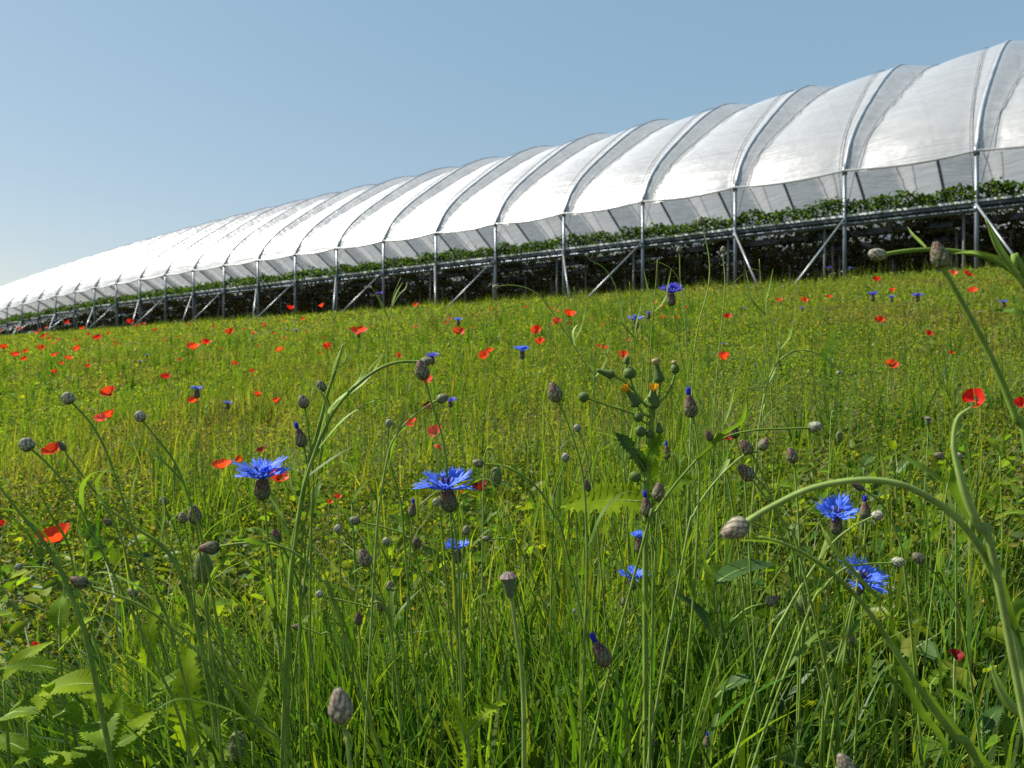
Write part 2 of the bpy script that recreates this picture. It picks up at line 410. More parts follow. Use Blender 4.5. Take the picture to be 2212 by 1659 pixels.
# ------------------------------------------------------------------ rows of table-top troughs inside the tunnel
def leafpatch(n, xr, yr, zr, size, cols, nx_, hang=0.0):
    """strawberry foliage: toothed leaflets in threes"""
    X = rng.uniform(*xr, n); lump = 0.55 + 0.45 * np.sin(X * 5.3 + 1.3 * np.sin(X * 1.9)) * np.sin(X * 2.1)
    Y = rng.normal(0.5, 0.22, n) * (yr[1] - yr[0]) + yr[0]
    Z = zr[0] + (zr[1] - zr[0]) * rng.random(n) ** 0.8 * (0.55 + 0.45 * lump)
    return X, Y, Z
def leafcloud(c, size, col, up=0.6, jit=0.25):
    n = len(c); nrm_ = rng.normal(0, 1, (n, 3)); nrm_[:, 2] = np.abs(nrm_[:, 2]) + up; nrm_ /= np.linalg.norm(nrm_, axis=1)[:, None]
    r = rng.normal(0, 1, (n, 3)); u = np.cross(nrm_, r); u /= np.linalg.norm(u, axis=1)[:, None]; v = np.cross(nrm_, u)
    sz = (np.asarray(size) * rng.uniform(0.6, 1.3, n))[:, None]
    b0 = c; l1 = c + u * sz * 0.35 + v * sz * 0.30 + nrm_ * sz * 0.12; l2 = c + u * sz * 0.78 + v * sz * 0.24 + nrm_ * sz * 0.06
    tp = c + u * sz - nrm_ * sz * 0.1; r2 = c + u * sz * 0.78 - v * sz * 0.24 + nrm_ * sz * 0.06; r1 = c + u * sz * 0.35 - v * sz * 0.30 + nrm_ * sz * 0.12
    V = np.stack([b0, l1, l2, tp, r2, r1], 1).reshape(-1, 3)
    k = np.arange(n) * 6; Fc = np.concatenate([np.stack([k, k + 1, k + 2, k + 3], 1), np.stack([k, k + 3, k + 4, k + 5], 1)])
    cc = np.repeat(np.clip(col * rng.uniform(1 - jit, 1 + jit, (n, 1)), 0, 1), 6, axis=0)
    return V, Fc, cc
cth, sth = math.cos(RZ), math.sin(RZ)
def to_world(q):
    q = np.array(q, float); q[:, 2] += -0.0012 * np.maximum(0, -22.0 - q[:, 0]) ** 2; return np.stack([ORG[0] + cth * q[:, 0] - sth * q[:, 1], ORG[1] + sth * q[:, 0] + cth * q[:, 1], ORG[2] + q[:, 2]], 1)
row_y = [0.14, 1.9, 3.7, 5.5, 7.3, 9.1]
row_lab = ['raised strawberry trough nearest the meadow, white lipped and full in view', 'second raised trough, just behind the one along the meadow edge', 'third raised trough in the shade of the tunnel',
           'fourth raised trough in the shade of the tunnel', 'fifth raised trough, near the far wall of the tunnel', 'last raised trough, against the far wall of the tunnel']
XA, XB = -2.0 * NB1, -2.0 * NB0
BX = np.arange(XA, XB + 0.1, 2.0)
def bar(y0, y1, z0, z1):
    V = [(x, y, z + sag(x)) for x in BX for y, z in ((y0, z0), (y1, z0), (y1, z1), (y0, z1))]
    return V, [(4 * i + j, 4 * i + (j + 1) % 4, 4 * i + 4 + (j + 1) % 4, 4 * i + 4 + j) for i in range(len(BX) - 1) for j in range(4)]
post_me = MB().add(*tube([(0, 0, -0.3), (0, 0, 0.5), (0, 0, 1.06)], 0.021, 7)).mesh('post', M_post)
sv, sf, sc, sn = [], [], [], 0
for r, y in enumerate(row_y):
    t = thing('growing_table', row_lab[r], 'growing table', ORG, 'strawberry tables inside the tunnel', RZ)
    mb = MB(); mb.add(*bar(y - 0.11, y + 0.11, 1.09, 1.17)); mb.add(*bar(y - 0.085, y + 0.085, 1.172, 1.215))
    link('trough', mb.mesh('trough', M_trough, False), t)
    mb = MB()
    for nb in range(NB0, NB1 if r == 0 else NB0 + 1): mb.add(*box(-2.0 * nb - 1.99, -2.0 * nb - 0.01, y - 0.122, y - 0.1125, 1.155 + sag(-2.0 * nb - 1), 1.19 + sag(-2.0 * nb - 1)))
    if r == 0: link('lip', mb.mesh('lip', M_lip, False), t)
    if r == 0: link('rail', MB().add(*tube([(x, y - 0.10, 1.035 + sag(x)) for x in BX], 0.018, 7)).add(*tube([(x, y + 0.10, 1.035 + sag(x)) for x in BX], 0.018, 7)).mesh('rail', M_steel), t)
    step = 1.0 if r > 0 else 2.0
    k = 0; x = XB - 0.3 - 0.37 * r
    while x > -44 and k < 98:
        link('post', post_me, t, moved(x + 0.1 * math.sin(17 * x), y + 0.05, sag(x))); x -= step; k += 1
    dens = 640 if r == 0 else 150
    for (xa, xb, n, sz) in ((-16, 6, dens * 22, 0.075), (-74, -16, dens * 58 // 3, 0.11)):
        X, Y, Z = leafpatch(n, (xa, xb), (y - 0.24, y + 0.24), (1.15, 1.51), sz, None, None)
        c = np.stack([X, Y, Z], 1); c[:, 0] += rng.normal(0, .01, n)
        g = np.where(rng.random((n, 1)) < 0.12, np.array([[0.085, 0.14, 0.035]]), np.array([[0.042, 0.085, 0.022]]))
        v, f, cc = leafcloud(to_world(c), sz, g, 0.5); sv.append(v); sf.append(f + sn); sc.append(cc); sn += len(v)
    if r > 0:      # runners and leaves hanging under the inner troughs
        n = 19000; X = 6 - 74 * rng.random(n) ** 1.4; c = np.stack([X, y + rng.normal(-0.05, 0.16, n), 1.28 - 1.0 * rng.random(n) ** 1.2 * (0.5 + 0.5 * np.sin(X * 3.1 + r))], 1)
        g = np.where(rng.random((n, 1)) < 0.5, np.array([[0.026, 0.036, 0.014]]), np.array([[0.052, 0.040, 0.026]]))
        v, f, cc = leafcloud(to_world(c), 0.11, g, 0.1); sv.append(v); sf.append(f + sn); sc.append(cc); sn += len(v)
me = mesh('strawberry_foliage', np.vstack(sv), np.vstack(sf), M_grass, np.vstack(sc))
tag(link('strawberry_foliage', me), 'dark green strawberry leaves spilling over the raised troughs', None, None, 'stuff')

# ------------------------------------------------------------------ trees beyond the open far end of the tunnel
def tree(x, y, hgt, wid, label):
    z = float(ground(x, y)); t = thing('tree', label, 'tree', (x, y, z), 'trees beyond the tunnel')
    mb = MB().add(*tube([(0, 0, -0.3), (0.05, 0, hgt * 0.3), (-0.05, 0.05, hgt * 0.75)], [0.2, 0.14, 0.05], 7))
    for k in range(5):
        a = k * 1.3; mb.add(*tube([(0, 0, hgt * (0.25 + 0.08 * k)), (0.3 * wid * math.cos(a), 0.3 * wid * math.sin(a), hgt * (0.45 + 0.08 * k))], [0.07, 0.025], 5))
    link('trunk', mb.mesh('trunk', solid('tree_bark', (0.09, 0.07, 0.05), 0.9)), t)
    n = 5200; cl = rng.normal(0, 1, (40, 3)); cl /= np.linalg.norm(cl, axis=1)[:, None]; cl *= rng.uniform(0.4, 1, (40, 1)) ** 0.5
    c = cl[rng.integers(0, 40, n)] + rng.normal(0, 0.2, (n, 3)); c = c * [wid / 2, wid / 2, hgt * 0.42] + [0, 0, hgt * 0.56]
    v, f, cc = leafcloud(c, 0.26, np.tile([0.035, 0.06, 0.018], (n, 1)), 0.3)
    link('crown', mesh('crown', v, f, M_grass, cc), t)
tree(-47.0, 78, 6.2, 5.0, 'dark bushy tree beyond the tunnel, beside the patch of open sky')
tree(-43.6, 79, 6.6, 4.6, 'dark bushy tree between two others beyond the tunnel')
tree(-40.3, 80, 6.4, 5.0, 'dark bushy tree beyond the tunnel, closest to the white film')

t = thing('backdrop', 'added dark leafy hedge glimpsed between the table posts behind the tunnel', 'backdrop', (*to_world([[-30, 11.6, 0]])[0],))  # dark mass of leaves, added to keep the gaps under the tables dark
n = 30000; c = np.stack([rng.uniform(-74, 8, n), 11.6 + rng.normal(0, .3, n), rng.random(n) * 1.9], 1)
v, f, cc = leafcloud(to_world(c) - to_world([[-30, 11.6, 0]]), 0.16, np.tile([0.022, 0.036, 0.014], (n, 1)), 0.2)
link('foliage', mesh('foliage', v, f, M_grass, cc), t)

# ------------------------------------------------------------------ meadow: what nobody could count
def patch(x, y):
    return 0.5 + 0.25 * np.sin(x * 1.1 + 0.7 * np.sin(y * 0.9)) * np.cos(y * 0.8 + x * 0.3) + 0.25 * np.sin(x * 2.7 + y * 1.9 + 1.0) * np.sin(y * 2.3 - x * 0.8)


def blades(X, Y, H, W, lean, az, col, segs, z0=None):
    n = len(X); t = np.linspace(0, 1, segs + 1)[None, :]
    Z = ground(X, Y) - 0.01 if z0 is None else z0
    dx, dy = np.cos(az)[:, None], np.sin(az)[:, None]; H_, l = H[:, None], lean[:, None]
    kx = rng.normal(0, 0.06, (n, 1)); ph = rng.uniform(0, 6.28, (n, 1))
    wob = kx * np.sin(t * 4 + ph) * t
    px = X[:, None] + dx * H_ * (l * (0.25 * t + 0.75 * t ** 2)) - dy * H_ * wob
    py = Y[:, None] + dy * H_ * (l * (0.25 * t + 0.75 * t ** 2)) + dx * H_ * wob
    pz = Z[:, None] + H_ * (t - 0.30 * np.clip(l, 0, 1.6) * t ** 2.4)
    fa = az + PI / 2 + rng.normal(0, 0.7, n); sx, sy = np.cos(fa)[:, None], np.sin(fa)[:, None]
    w = W[:, None] / 2 * (0.6 + 0.4 * np.sin(PI * np.minimum(t * 1.3, 1))) * (1 - t ** 2.6) + 0.0002
    V = np.empty((n, segs + 1, 2, 3)); tw = rng.normal(0, 0.25, (n, 1))
    for k, s in ((0, -1), (1, 1)):
        V[:, :, k, 0] = px + s * sx * w; V[:, :, k, 1] = py + s * sy * w; V[:, :, k, 2] = pz + s * w * tw
    base = (np.arange(n) * (segs + 1) * 2)[:, None] + (np.arange(segs) * 2)[None]
    base = base.ravel(); Fc = np.stack([base, base + 1, base + 3, base + 2], 1)
    C = np.repeat(col, (segs + 1) * 2, axis=0)
    return V.reshape(-1, 3), Fc, C


GREENS = np.array([[0.080, 0.150, 0.016], [0.110, 0.180, 0.020], [0.055, 0.115, 0.022], [0.145, 0.195, 0.020], [0.085, 0.130, 0.040], [0.18, 0.21, 0.024]])
OLIVE = np.array([[0.200, 0.215, 0.028], [0.155, 0.190, 0.024], [0.205, 0.205, 0.038], [0.12, 0.170, 0.020], [0.24, 0.20, 0.08]])


def pick(pal, n, p=None, jit=0.22):
    c = pal[rng.choice(len(pal), n, p=p)] * 1.14
    return np.clip(c * rng.uniform(1 - jit, 1 + jit, (n, 1)) * rng.uniform(0.93, 1.07, (n, 3)), 0, 1)


def wedge(n, y0, y1, pad=0.5, pw=1.0, k0=-0.74, k1=0.74):
    u = rng.random(n); y = (y0 ** (1 + pw) + u * (y1 ** (1 + pw) - y0 ** (1 + pw))) ** (1 / (1 + pw))
    x = rng.uniform(k0, k1, n) * y + rng.uniform(-pad, pad, n)
    return x, y


class Acc:
    def __init__(s): s.v, s.f, s.c, s.n = [], [], [], 0
    def add(s, t):
        v, f, c = t; s.v.append(v); s.f.append(f + s.n); s.c.append(c); s.n += len(v)
    def obj(s, name, label):
        me = mesh(name, np.vstack(s.v), np.vstack(s.f), M_grass, np.vstack(s.c))
        return tag(link(name, me), label, None, None, 'stuff')


def infield(x, y): return (0.626 * x + 0.779 * y) < D0 - 0.15


# --- near sward: long linear leaves of the cornflowers, grass, and low leafy cover between
A = Acc()
def near(n, y0, y1, h0, h1, w0, w1, pal, lean_s=0.35, xlim=(-9, 9), bias=None, segs=6):
    x, y = wedge(n, y0, y1, 0.25)
    keep = (x > xlim[0]) & (x < xlim[1])
    if bias is not None: keep &= rng.random(n) < bias(x, y)
    x, y = x[keep], y[keep]; k = len(x)
    # tufts: pull the blades towards shared roots
    cxs, cys = np.round(x * 14) / 14 + 0.02 * np.sin(43 * np.round(y * 14)), np.round(y * 14) / 14 + 0.02 * np.sin(37 * np.round(x * 14))
    f = rng.uniform(0, 0.85, k); x = x * (1 - f) + cxs * f; y = y * (1 - f) + cys * f
    H = rng.uniform(h0, h1, k) * (0.75 + 0.5 * patch(x * 3, y * 3)); Wd = rng.uniform(w0, w1, k)
    lean = np.abs(rng.normal(0, lean_s, k)); az = rng.uniform(0, 2 * PI, k)
    lf = rng.random(k) < 0.6; az = np.where(lf & (x < 0), rng.normal(2.95, 0.5, k), az); lean = np.where(lf & (x < -.05), lean + np.abs(rng.normal(0.45, 0.2, k)), lean)   # the left side leans over to the left
    az = np.where(lf & (x > 0.25), rng.normal(0.3, 0.6, k), az)
    A.add(blades(x, y, H, Wd, lean, az, pick(pal, k), segs))
def bias_tall(x, y):
    c = np.exp(-((x - 0.02) / (0.42 * y)) ** 2)
    return np.clip(0.25 + 0.85 * c, 0, 1)
near(2200, 0.60, 1.02, 0.13, 0.27, 0.0048, 0.0105, GREENS, 0.32, bias=bias_tall)
near(1800, 0.58, 1.05, 0.09, 0.20, 0.005, 0.0115, GREENS, 0.7)
near(3500, 1.0, 2.3, 0.05, 0.13, 0.0025, 0.005, np.vstack([GREENS, OLIVE]), 0.5)
near(160, 0.6, 1.4, 0.12, 0.24, 0.003, 0.006, np.array([[0.24, 0.28, 0.17], [0.30, 0.32, 0.22]]), 0.7)      # pale downy undersides of curled leaves
near(160, 0.6, 1.8, 0.08, 0.22, 0.0022, 0.004, np.array([[0.36, 0.28, 0.14]]), 0.9)                        # dry straws
near(1300, 0.62, 1.4, 0.14, 0.32, 0.0014, 0.0026, GREENS, 0.75, bias=bias_tall)                           # thin stalks
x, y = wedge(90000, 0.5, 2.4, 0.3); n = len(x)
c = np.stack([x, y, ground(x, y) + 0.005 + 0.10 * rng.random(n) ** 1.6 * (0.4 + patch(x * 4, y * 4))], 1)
A.add(leafcloud(c, 0.013, pick(np.vstack([GREENS * .85, GREENS * .55, OLIVE * .8]), n), 0.25))  # low leaves coloured darker, standing in for shade in the gaps between plants
x, y = wedge(2600, 0.62, 1.7, 0.3, k1=0.9); n = len(x)
c = np.stack([x, y, ground(x, y) + 0.02 + 0.14 * rng.random(n)], 1)
A.add(leafcloud(c, 0.030, pick(GREENS, n), 0.5))
# tufts of long linear leaves, each springing from one root; those at the side lean over
def tufts(n, xa, xb, da, db, ha, hb, wa, wb, m, az0=None, lean0=0.15):
    for _ in range(n):
        d = rng.uniform(da, db); x0 = (rng.uniform(xa, xb) - CX) / F * d; k = int(m * rng.uniform(.6, 1.4)); a = rng.uniform(0, 6.28, k) if az0 is None else rng.normal(az0, .55, k)
        pal = np.array([[.042, .105, .014], [.058, .130, .016], [.078, .155, .017], [.105, .180, .020], [.066, .120, .034]])[rng.choice(5, 2)] * rng.uniform(.75, 1.1)
        A.add(blades(x0 + rng.normal(0, .012, k), d + rng.normal(0, .012, k), rng.uniform(ha, hb, k) * rng.uniform(.8, 1.1), rng.uniform(wa, wb, k), np.abs(rng.normal(lean0, .25, k)), a, pick(pal, k), 8))
tufts(84, 40, 860, .56, .84, .20, .33, .0050, .0095, 15, 2.95, .52)
tufts(120, 620, 1650, .58, .95, .15, .29, .0050, .0095, 14, None, .26)
tufts(24, 1500, 2150, .62, 1.0, .14, .26, .0035, .0070, 12, .2, .30)
tufts(14, -100, 500, .60, .85, .10, .20, .0045, .0085, 12, 2.6, .5)
# thin flowering stalks in loose clumps, standing clear of the sward
for (xa, xb, da, db, ha, hb, n) in ((1170, 1600, .85, 1.7, .30, .56, 200), (560, 760, .7, 1.2, .22, .38, 70), (250, 470, .65, 1.1, .2, .36, 60), (800, 1150, .8, 1.6, .2, .36, 90), (1600, 2150, .75, 1.8, .2, .40, 110), (330, 520, 1.6, 2.4, .25, .45, 60)):
    d = rng.uniform(da, db, n); px = rng.uniform(xa, xb, n); x = (px - CX) / F * d
    A.add(blades(x, d, rng.uniform(ha, hb, n), rng.uniform(.0015, .0024, n), np.abs(rng.normal(0.1, .38, n)), rng.uniform(0, 6.28, n), pick(GREENS, n), 7))
    m = n * 3; k = rng.integers(0, n, m); x2 = x[k] + rng.normal(0, .012, m); d2 = d[k] + rng.normal(0, .012, m)
    A.add(blades(x2, d2, rng.uniform(.06, .13, m), rng.uniform(.002, .004, m), np.abs(rng.normal(.2, .25, m)), rng.uniform(0, 6.28, m), pick(GREENS, m), 5, z0=ground(x2, d2) + rng.uniform(.02, .22, m) * hb * 2))
A.obj('meadow_grass', 'dense green linear leaves and low cover filling the near meadow')

# --- middle of the meadow
A = Acc()
x, y = wedge(20000, 2.0, 6.2, 0.6); pt = patch(x, y); k = infield(x, y) & (rng.random(len(x)) < 0.35 + 0.75 * pt); x, y, pt = x[k], y[k], pt[k]; n = len(x)
f = rng.uniform(0, .8, n); x = x * (1 - f) + f * np.round(x * 7) / 7; y = y * (1 - f) + f * (np.round(y * 7) / 7 + 0.05 * np.sin(31 * np.round(x * 7)))
A.add(blades(x, y, rng.uniform(0.06, 0.20, n) * (0.5 + 0.9 * pt), rng.uniform(0.003, 0.006, n), np.abs(rng.normal(0, 0.4, n)), rng.uniform(0, 6.28, n), pick(np.vstack([GREENS, OLIVE, OLIVE]), n), 4))
def sward_col(x, y):
    n = len(x); f = patch(x * .9 + 5, y * .9) + rng.normal(0, .12, n); g = pick(np.vstack([GREENS, GREENS, GREENS, OLIVE]), n)
    dry = pick(np.array([[0.20, 0.18, 0.06], [0.15, 0.15, 0.045], [0.11, 0.10, 0.04]]), n)
    return np.where((f > .71)[:, None], dry, g)
x, y = wedge(210000, 2.0, 6.2, 0.6); n = len(x); sc2 = np.clip(y / 4, .6, 1.4)
c = np.stack([x, y, ground(x, y) + 0.005 + 0.10 * rng.random(n) ** 1.3 * (0.3 + 1.1 * patch(x * 2, y * 2))], 1)
A.add(leafcloud(c, 0.0145 * sc2, sward_col(x, y), 0.3))
x, y = wedge(90000, 2.0, 6.4, 0.6); k = rng.random(len(x)) < .35 + .8 * patch(x, y); x, y = x[k], y[k]; n = len(x)
A.add(blades(x, y, rng.uniform(0.04, 0.13, n) * (0.4 + patch(x, y)), rng.uniform(0.002, 0.0038, n), np.abs(rng.normal(0.4, 0.5, n)), rng.uniform(0, 6.28, n), sward_col(x, y), 3))
x, y = wedge(5200, 1.9, 6.0, 0.6); k = rng.random(len(x)) < np.clip(1.6 * (patch(x * 1.4 + 3, y * 1.4) - 0.3), 0.08, 1); x, y = x[k], y[k]; n = len(x)
A.add(blades(x, y, rng.uniform(0.20, 0.40, n), rng.uniform(0.002, 0.0034, n), np.abs(rng.normal(0, 0.22, n)), rng.uniform(0, 6.28, n), pick(GREENS, n), 5))
tufts(150, -150, 2350, 1.7, 6.2, .12, .30, .0028, .0055, 18, None, .25)
A.obj('meadow_sward', 'olive green grass and small leaves across the middle of the meadow')

# --- far meadow up to the tunnel
A = Acc()
x, y = wedge(90000, 5.8, 42, 1.0, 0.55, -0.76, 0.76); k = infield(x, y); x, y = x[k], y[k]; pt = patch(x * 0.6, y * 0.6); n = len(x)
sc_ = np.clip(y / 10, 0.7, 2.2)
A.add(blades(x, y, rng.uniform(0.10, 0.25, n) * (0.55 + 0.8 * pt), rng.uniform(0.005, 0.009, n) * sc_, np.abs(rng.normal(0, 0.4, n)), rng.uniform(0, 6.28, n), pick(np.vstack([OLIVE, OLIVE, GREENS]), n), 3))
x, y = wedge(170000, 5.8, 42, 1.0, 0.6, -0.76, 0.76); k = infield(x, y); x, y = x[k], y[k]; n = len(x)
c = np.stack([x, y, ground(x, y) + 0.01 + 0.12 * rng.random(n)], 1)
A.add(leafcloud(c, 0.030 * np.clip(y / 9, .8, 2.2), sward_col(x, y), 0.3))
x, y = wedge(110000, 5.4, 12, 0.8, 1.0); k = infield(x, y); x, y = x[k], y[k]; n = len(x)
c = np.stack([x, y, ground(x, y) + 0.005 + 0.10 * rng.random(n)], 1)
A.add(leafcloud(c, 0.027, sward_col(x, y), 0.3))
x, y = wedge(70000, 5.4, 12, 0.8, 1.0); k = infield(x, y); x, y = x[k], y[k]; n = len(x)
A.add(blades(x, y, rng.uniform(0.07, 0.18, n) * (0.5 + .8 * patch(x, y)), rng.uniform(0.004, 0.007, n), np.abs(rng.normal(0.3, 0.45, n)), rng.uniform(0, 6.28, n), sward_col(x, y), 3))
x, y = wedge(2500, 5.8, 18, 1.0, 0.7); k = infield(x, y); x, y = x[k], y[k]; n = len(x)
A.add(blades(x, y, rng.uniform(0.25, 0.42, n), rng.uniform(0.004, 0.006, n), np.abs(rng.normal(0, 0.2, n)), rng.uniform(0, 6.28, n), pick(GREENS, n), 4))
# taller weeds along the foot of the tunnel
n = 9000; a = -74 + 82 * rng.random(n) ** 0.6; ww = -np.abs(rng.normal(0, 0.35, n)) + 0.3
q = to_world(np.stack([a, ww, np.zeros(n)], 1)); hh = rng.uniform(0.12, 0.30, n) * (0.4 + 1.1 * patch(a * 1.3, a * 0.7))
A.add(blades(q[:, 0], q[:, 1], hh, rng.uniform(0.006, 0.014, n) * np.clip(q[:, 1] / 14, .8, 2), np.abs(rng.normal(0, .3, n)), rng.uniform(0, 6.28, n), pick(np.vstack([GREENS, [[0.11, 0.135, 0.075]]]), n), 3))
# floor under the tables
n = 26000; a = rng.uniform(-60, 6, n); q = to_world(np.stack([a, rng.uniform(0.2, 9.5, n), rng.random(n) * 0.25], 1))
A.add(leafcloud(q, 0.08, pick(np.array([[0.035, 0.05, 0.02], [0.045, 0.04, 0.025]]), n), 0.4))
for da, db, k in ((5.5, 9, 110), (8, 13, 90)):
    tufts(k, -150, 1500, da, db, .16, .34, .005, .010, 22, None, .25)
A.obj('distant_grass', 'yellowish green grass rising to the foot of the tunnel')

# ------------------------------------------------------------------ heads: axis +Z, base at the origin, about one unit wide
GRN, PURP, BRN, PALE = np.array([.25, .28, .14]), np.array([.17, .06, .06]), np.array([.065, .036, .03]), np.array([.66, .60, .47])


def head(name, prof_, purple=0.5, rows=8, m=9, pale=0.6, green=GRN):
    """a flower head wrapped in overlapping bracts with dark, pale-fringed edges"""
    pr = np.array(prof_, float); zmax = pr[-1, 0]
    R = lambda z: np.interp(z, pr[:, 0], pr[:, 1])
    mb = MB(); zz = np.linspace(0, zmax, 12); k = 12; V = []
    for z in zz: V += [(R(z) * math.cos(2 * PI * j / k), R(z) * math.sin(2 * PI * j / k), z) for j in range(k)]
    Fc = [(i * k + j, i * k + (j + 1) % k, (i + 1) * k + (j + 1) % k, (i + 1) * k + j) for i in range(11) for j in range(k)] + [tuple(11 * k + j for j in range(k))]
    mb.add(V, Fc, green * 0.7)
    rr = random.Random(len(name))
    for i in range(rows):
        z0 = zmax * (i / rows) * 0.92; ln = zmax / rows * 1.75; f = z0 / zmax
        cc = green * (1 - min(1, max(0, (f - 0.25) * 1.6 * purple))) + PURP * min(1, max(0, (f - 0.25) * 1.6 * purple))
        for j in range(m):
            a = 2 * PI * (j + 0.38 * i + 0.35 * (rr.random() - .5)) / m; da = PI / m * 1.12; sh = rr.uniform(.6, 1.45); jz = rr.uniform(-.12, .12) * ln
            pts, cols = [], []
            for (u, v, lift, c) in ((-1, 0, .01, BRN), (1, 0, .01, BRN), (-0.85, .6, .03, (BRN + cc) / 2), (0, .35, .045, cc * sh), (0.85, .6, .03, (BRN + cc) / 2), (0, 1.0, .055, PALE * pale * .7 + BRN * .3), (-.4, .85, .05, PALE * pale * .5 + cc * .5), (.4, .85, .05, PALE * pale * .5 + cc * .5)):
                z = max(0, z0 + v * ln + jz); r = R(min(z, zmax)) * 1.0 + lift * 0.9
                pts.append((r * math.cos(a + u * da), r * math.sin(a + u * da), min(z, zmax * 1.04))); cols.append(c)
            mb.add(pts, [(0, 1, 3), (0, 3, 2), (1, 4, 3), (2, 3, 6), (3, 4, 7), (3, 7, 5), (3, 5, 6)], np.array(cols))
    return mb.mesh(name, M_head, True)


def hairy(name, prof_, hair=90, col=(.16, .20, .075), hl=0.28, ribs=0):
    pr = np.array(prof_, float); zmax = pr[-1, 0]; R = lambda z: np.interp(z, pr[:, 0], pr[:, 1])
    mb = MB(); k = 16; zz = np.linspace(0, zmax, 12); V, C = [], []
    for z in zz:
        for j in range(k):
            q = R(z) * (1 + (0.05 * math.cos(ribs * 2 * PI * j / k) if ribs else 0)); V.append((q * math.cos(2 * PI * j / k), q * math.sin(2 * PI * j / k), z)); C.append(np.array(col) * (0.85 + 0.3 * ((j * 7) % 5) / 5))
    Fc = [(i * k + j, i * k + (j + 1) % k, (i + 1) * k + (j + 1) % k, (i + 1) * k + j) for i in range(11) for j in range(k)] + [tuple(11 * k + j for j in range(k))]
    mb.add(V, Fc, np.array(C)); rr = random.Random(3)
    for i in range(hair):
        z = zmax * (0.05 + 0.9 * rr.random()); a = 2 * PI * rr.random(); r = R(z); d = np.array([math.cos(a), math.sin(a), 0.4 * (rr.random() - 0.3)]); s = np.array([-math.sin(a), math.cos(a), 0]) * 0.012
        b_ = np.array([r * math.cos(a), r * math.sin(a), z]); mb.add([b_ - s, b_ + s, b_ + d * hl], [(0, 1, 2)], (.25, .27, .17))
    return mb.mesh(name, M_head)


HEADS = {
    'pale': head('bud_pale', [(0, .22), (.15, .42), (.45, .5), (.75, .44), (.95, .28), (1.0, .1)], 0.25, 6, 8, 1.15, np.array([.40, .43, .31])),
    'ripe': head('bud_ripe', [(0, .18), (.15, .38), (.5, .5), (.9, .40), (1.2, .24), (1.38, .09)], 1.1, 8, 9, 0.7),
    'soft': head('bud_soft', [(0, .18), (.15, .38), (.5, .5), (.9, .40), (1.2, .24), (1.38, .09)], 0.7, 7, 9, 0.9, np.array([.42, .40, .28])),
    'green': head('bud_green', [(0, .2), (.15, .4), (.5, .5), (.9, .41), (1.15, .24), (1.28, .08)], 0.45, 7, 9, 0.8),
    'dark': head('bud_dark', [(0, .2), (.2, .42), (.5, .5), (.95, .4), (1.3, .22), (1.5, .08)], 1.6, 8, 9, 0.35, GRN * .7),
    'tipped': head('bud_tipped', [(0, .2), (.2, .42), (.55, .5), (1.0, .40), (1.4, .25), (1.65, .15)], 1.3, 9, 9, 0.5, GRN * .9),
    'calyx': head('calyx', [(0, .2), (.15, .38), (.45, .5), (.9, .45), (1.2, .36), (1.42, .33)], 1.3, 9, 10, 0.4, GRN * .8),
    'poppybud': hairy('poppy_bud', [(0, .12), (.12, .32), (.5, .48), (1.0, .5), (1.5, .38), (1.78, .18), (1.85, .03)], 120),
    'capsule': hairy('capsule', [(0, .18), (.1, .2), (.3, .28), (.8, .40), (1.25, .47), (1.35, .48)], 0, (.16, .21, .11), 0.1, 8),
    'sow': hairy('sow_bud', [(0, .22), (.08, .42), (.3, .5), (.7, .40), (1.2, .26), (1.6, .2), (1.7, .16)], 0, (.12, .18, .05), 0.1, 8),
    'sowround': hairy('sow_round_bud', [(0, .2), (.1, .4), (.4, .5), (.75, .47), (1.0, .3), (1.1, .1)], 0, (.13, .19, .055), 0.1, 8),
}
HLEN = {'soft': 1.38, 'pale': 1.0, 'ripe': 1.38, 'green': 1.28, 'dark': 1.5, 'tipped': 1.65, 'calyx': 1.42, 'poppybud': 1.85, 'capsule': 1.35, 'sow': 1.7, 'sowround': 1.1}
# tuft of closed florets on an opening bud
mb = MB()
mb.add(*tube([(0, 0, 1.55), (0.0, 0, 1.8), (0.01, 0, 2.05), (0.02, 0, 2.2)], [.13, .17, .2, .1], 8))
for j in range(9):
    a = j * 0.7; mb.add([(.12 * math.cos(a - .3), .12 * math.sin(a - .3), 2.0), (.12 * math.cos(a + .3), .12 * math.sin(a + .3), 2.0), (.17 * math.cos(a), .17 * math.sin(a), 2.34 + .06 * math.sin(3 * j))], [(0, 1, 2)])
TUFT = mb.mesh('floret_tuft', M_deep_blue)
# ray-capped lid of the poppy seed capsule
mb = MB(); k = 20; V = [(0, 0, 1.66)] + [((.30 + .0 * j) * math.cos(2 * PI * j / k), .30 * math.sin(2 * PI * j / k), 1.56 - (.05 if j % 2 else 0)) for j in range(k)] + [((.60 if j % 2 == 0 else .54) * math.cos(2 * PI * j / k), (.60 if j % 2 == 0 else .54) * math.sin(2 * PI * j / k), 1.30) for j in range(k)] + [(.44 * math.cos(2 * PI * j / k), .44 * math.sin(2 * PI * j / k), 1.27) for j in range(k)]
Fc = [(0, 1 + j, 1 + (j + 1) % k) for j in range(k)]
for q in (1, 1 + k): Fc += [(q + j, q + k + j, q + k + (j + 1) % k, q + (j + 1) % k) for j in range(k)]
LID = mb.add(V, Fc).mesh('capsule_lid', solid('capsule_lid', (.13, .095, .085), .7, 0, .35, 300), False)


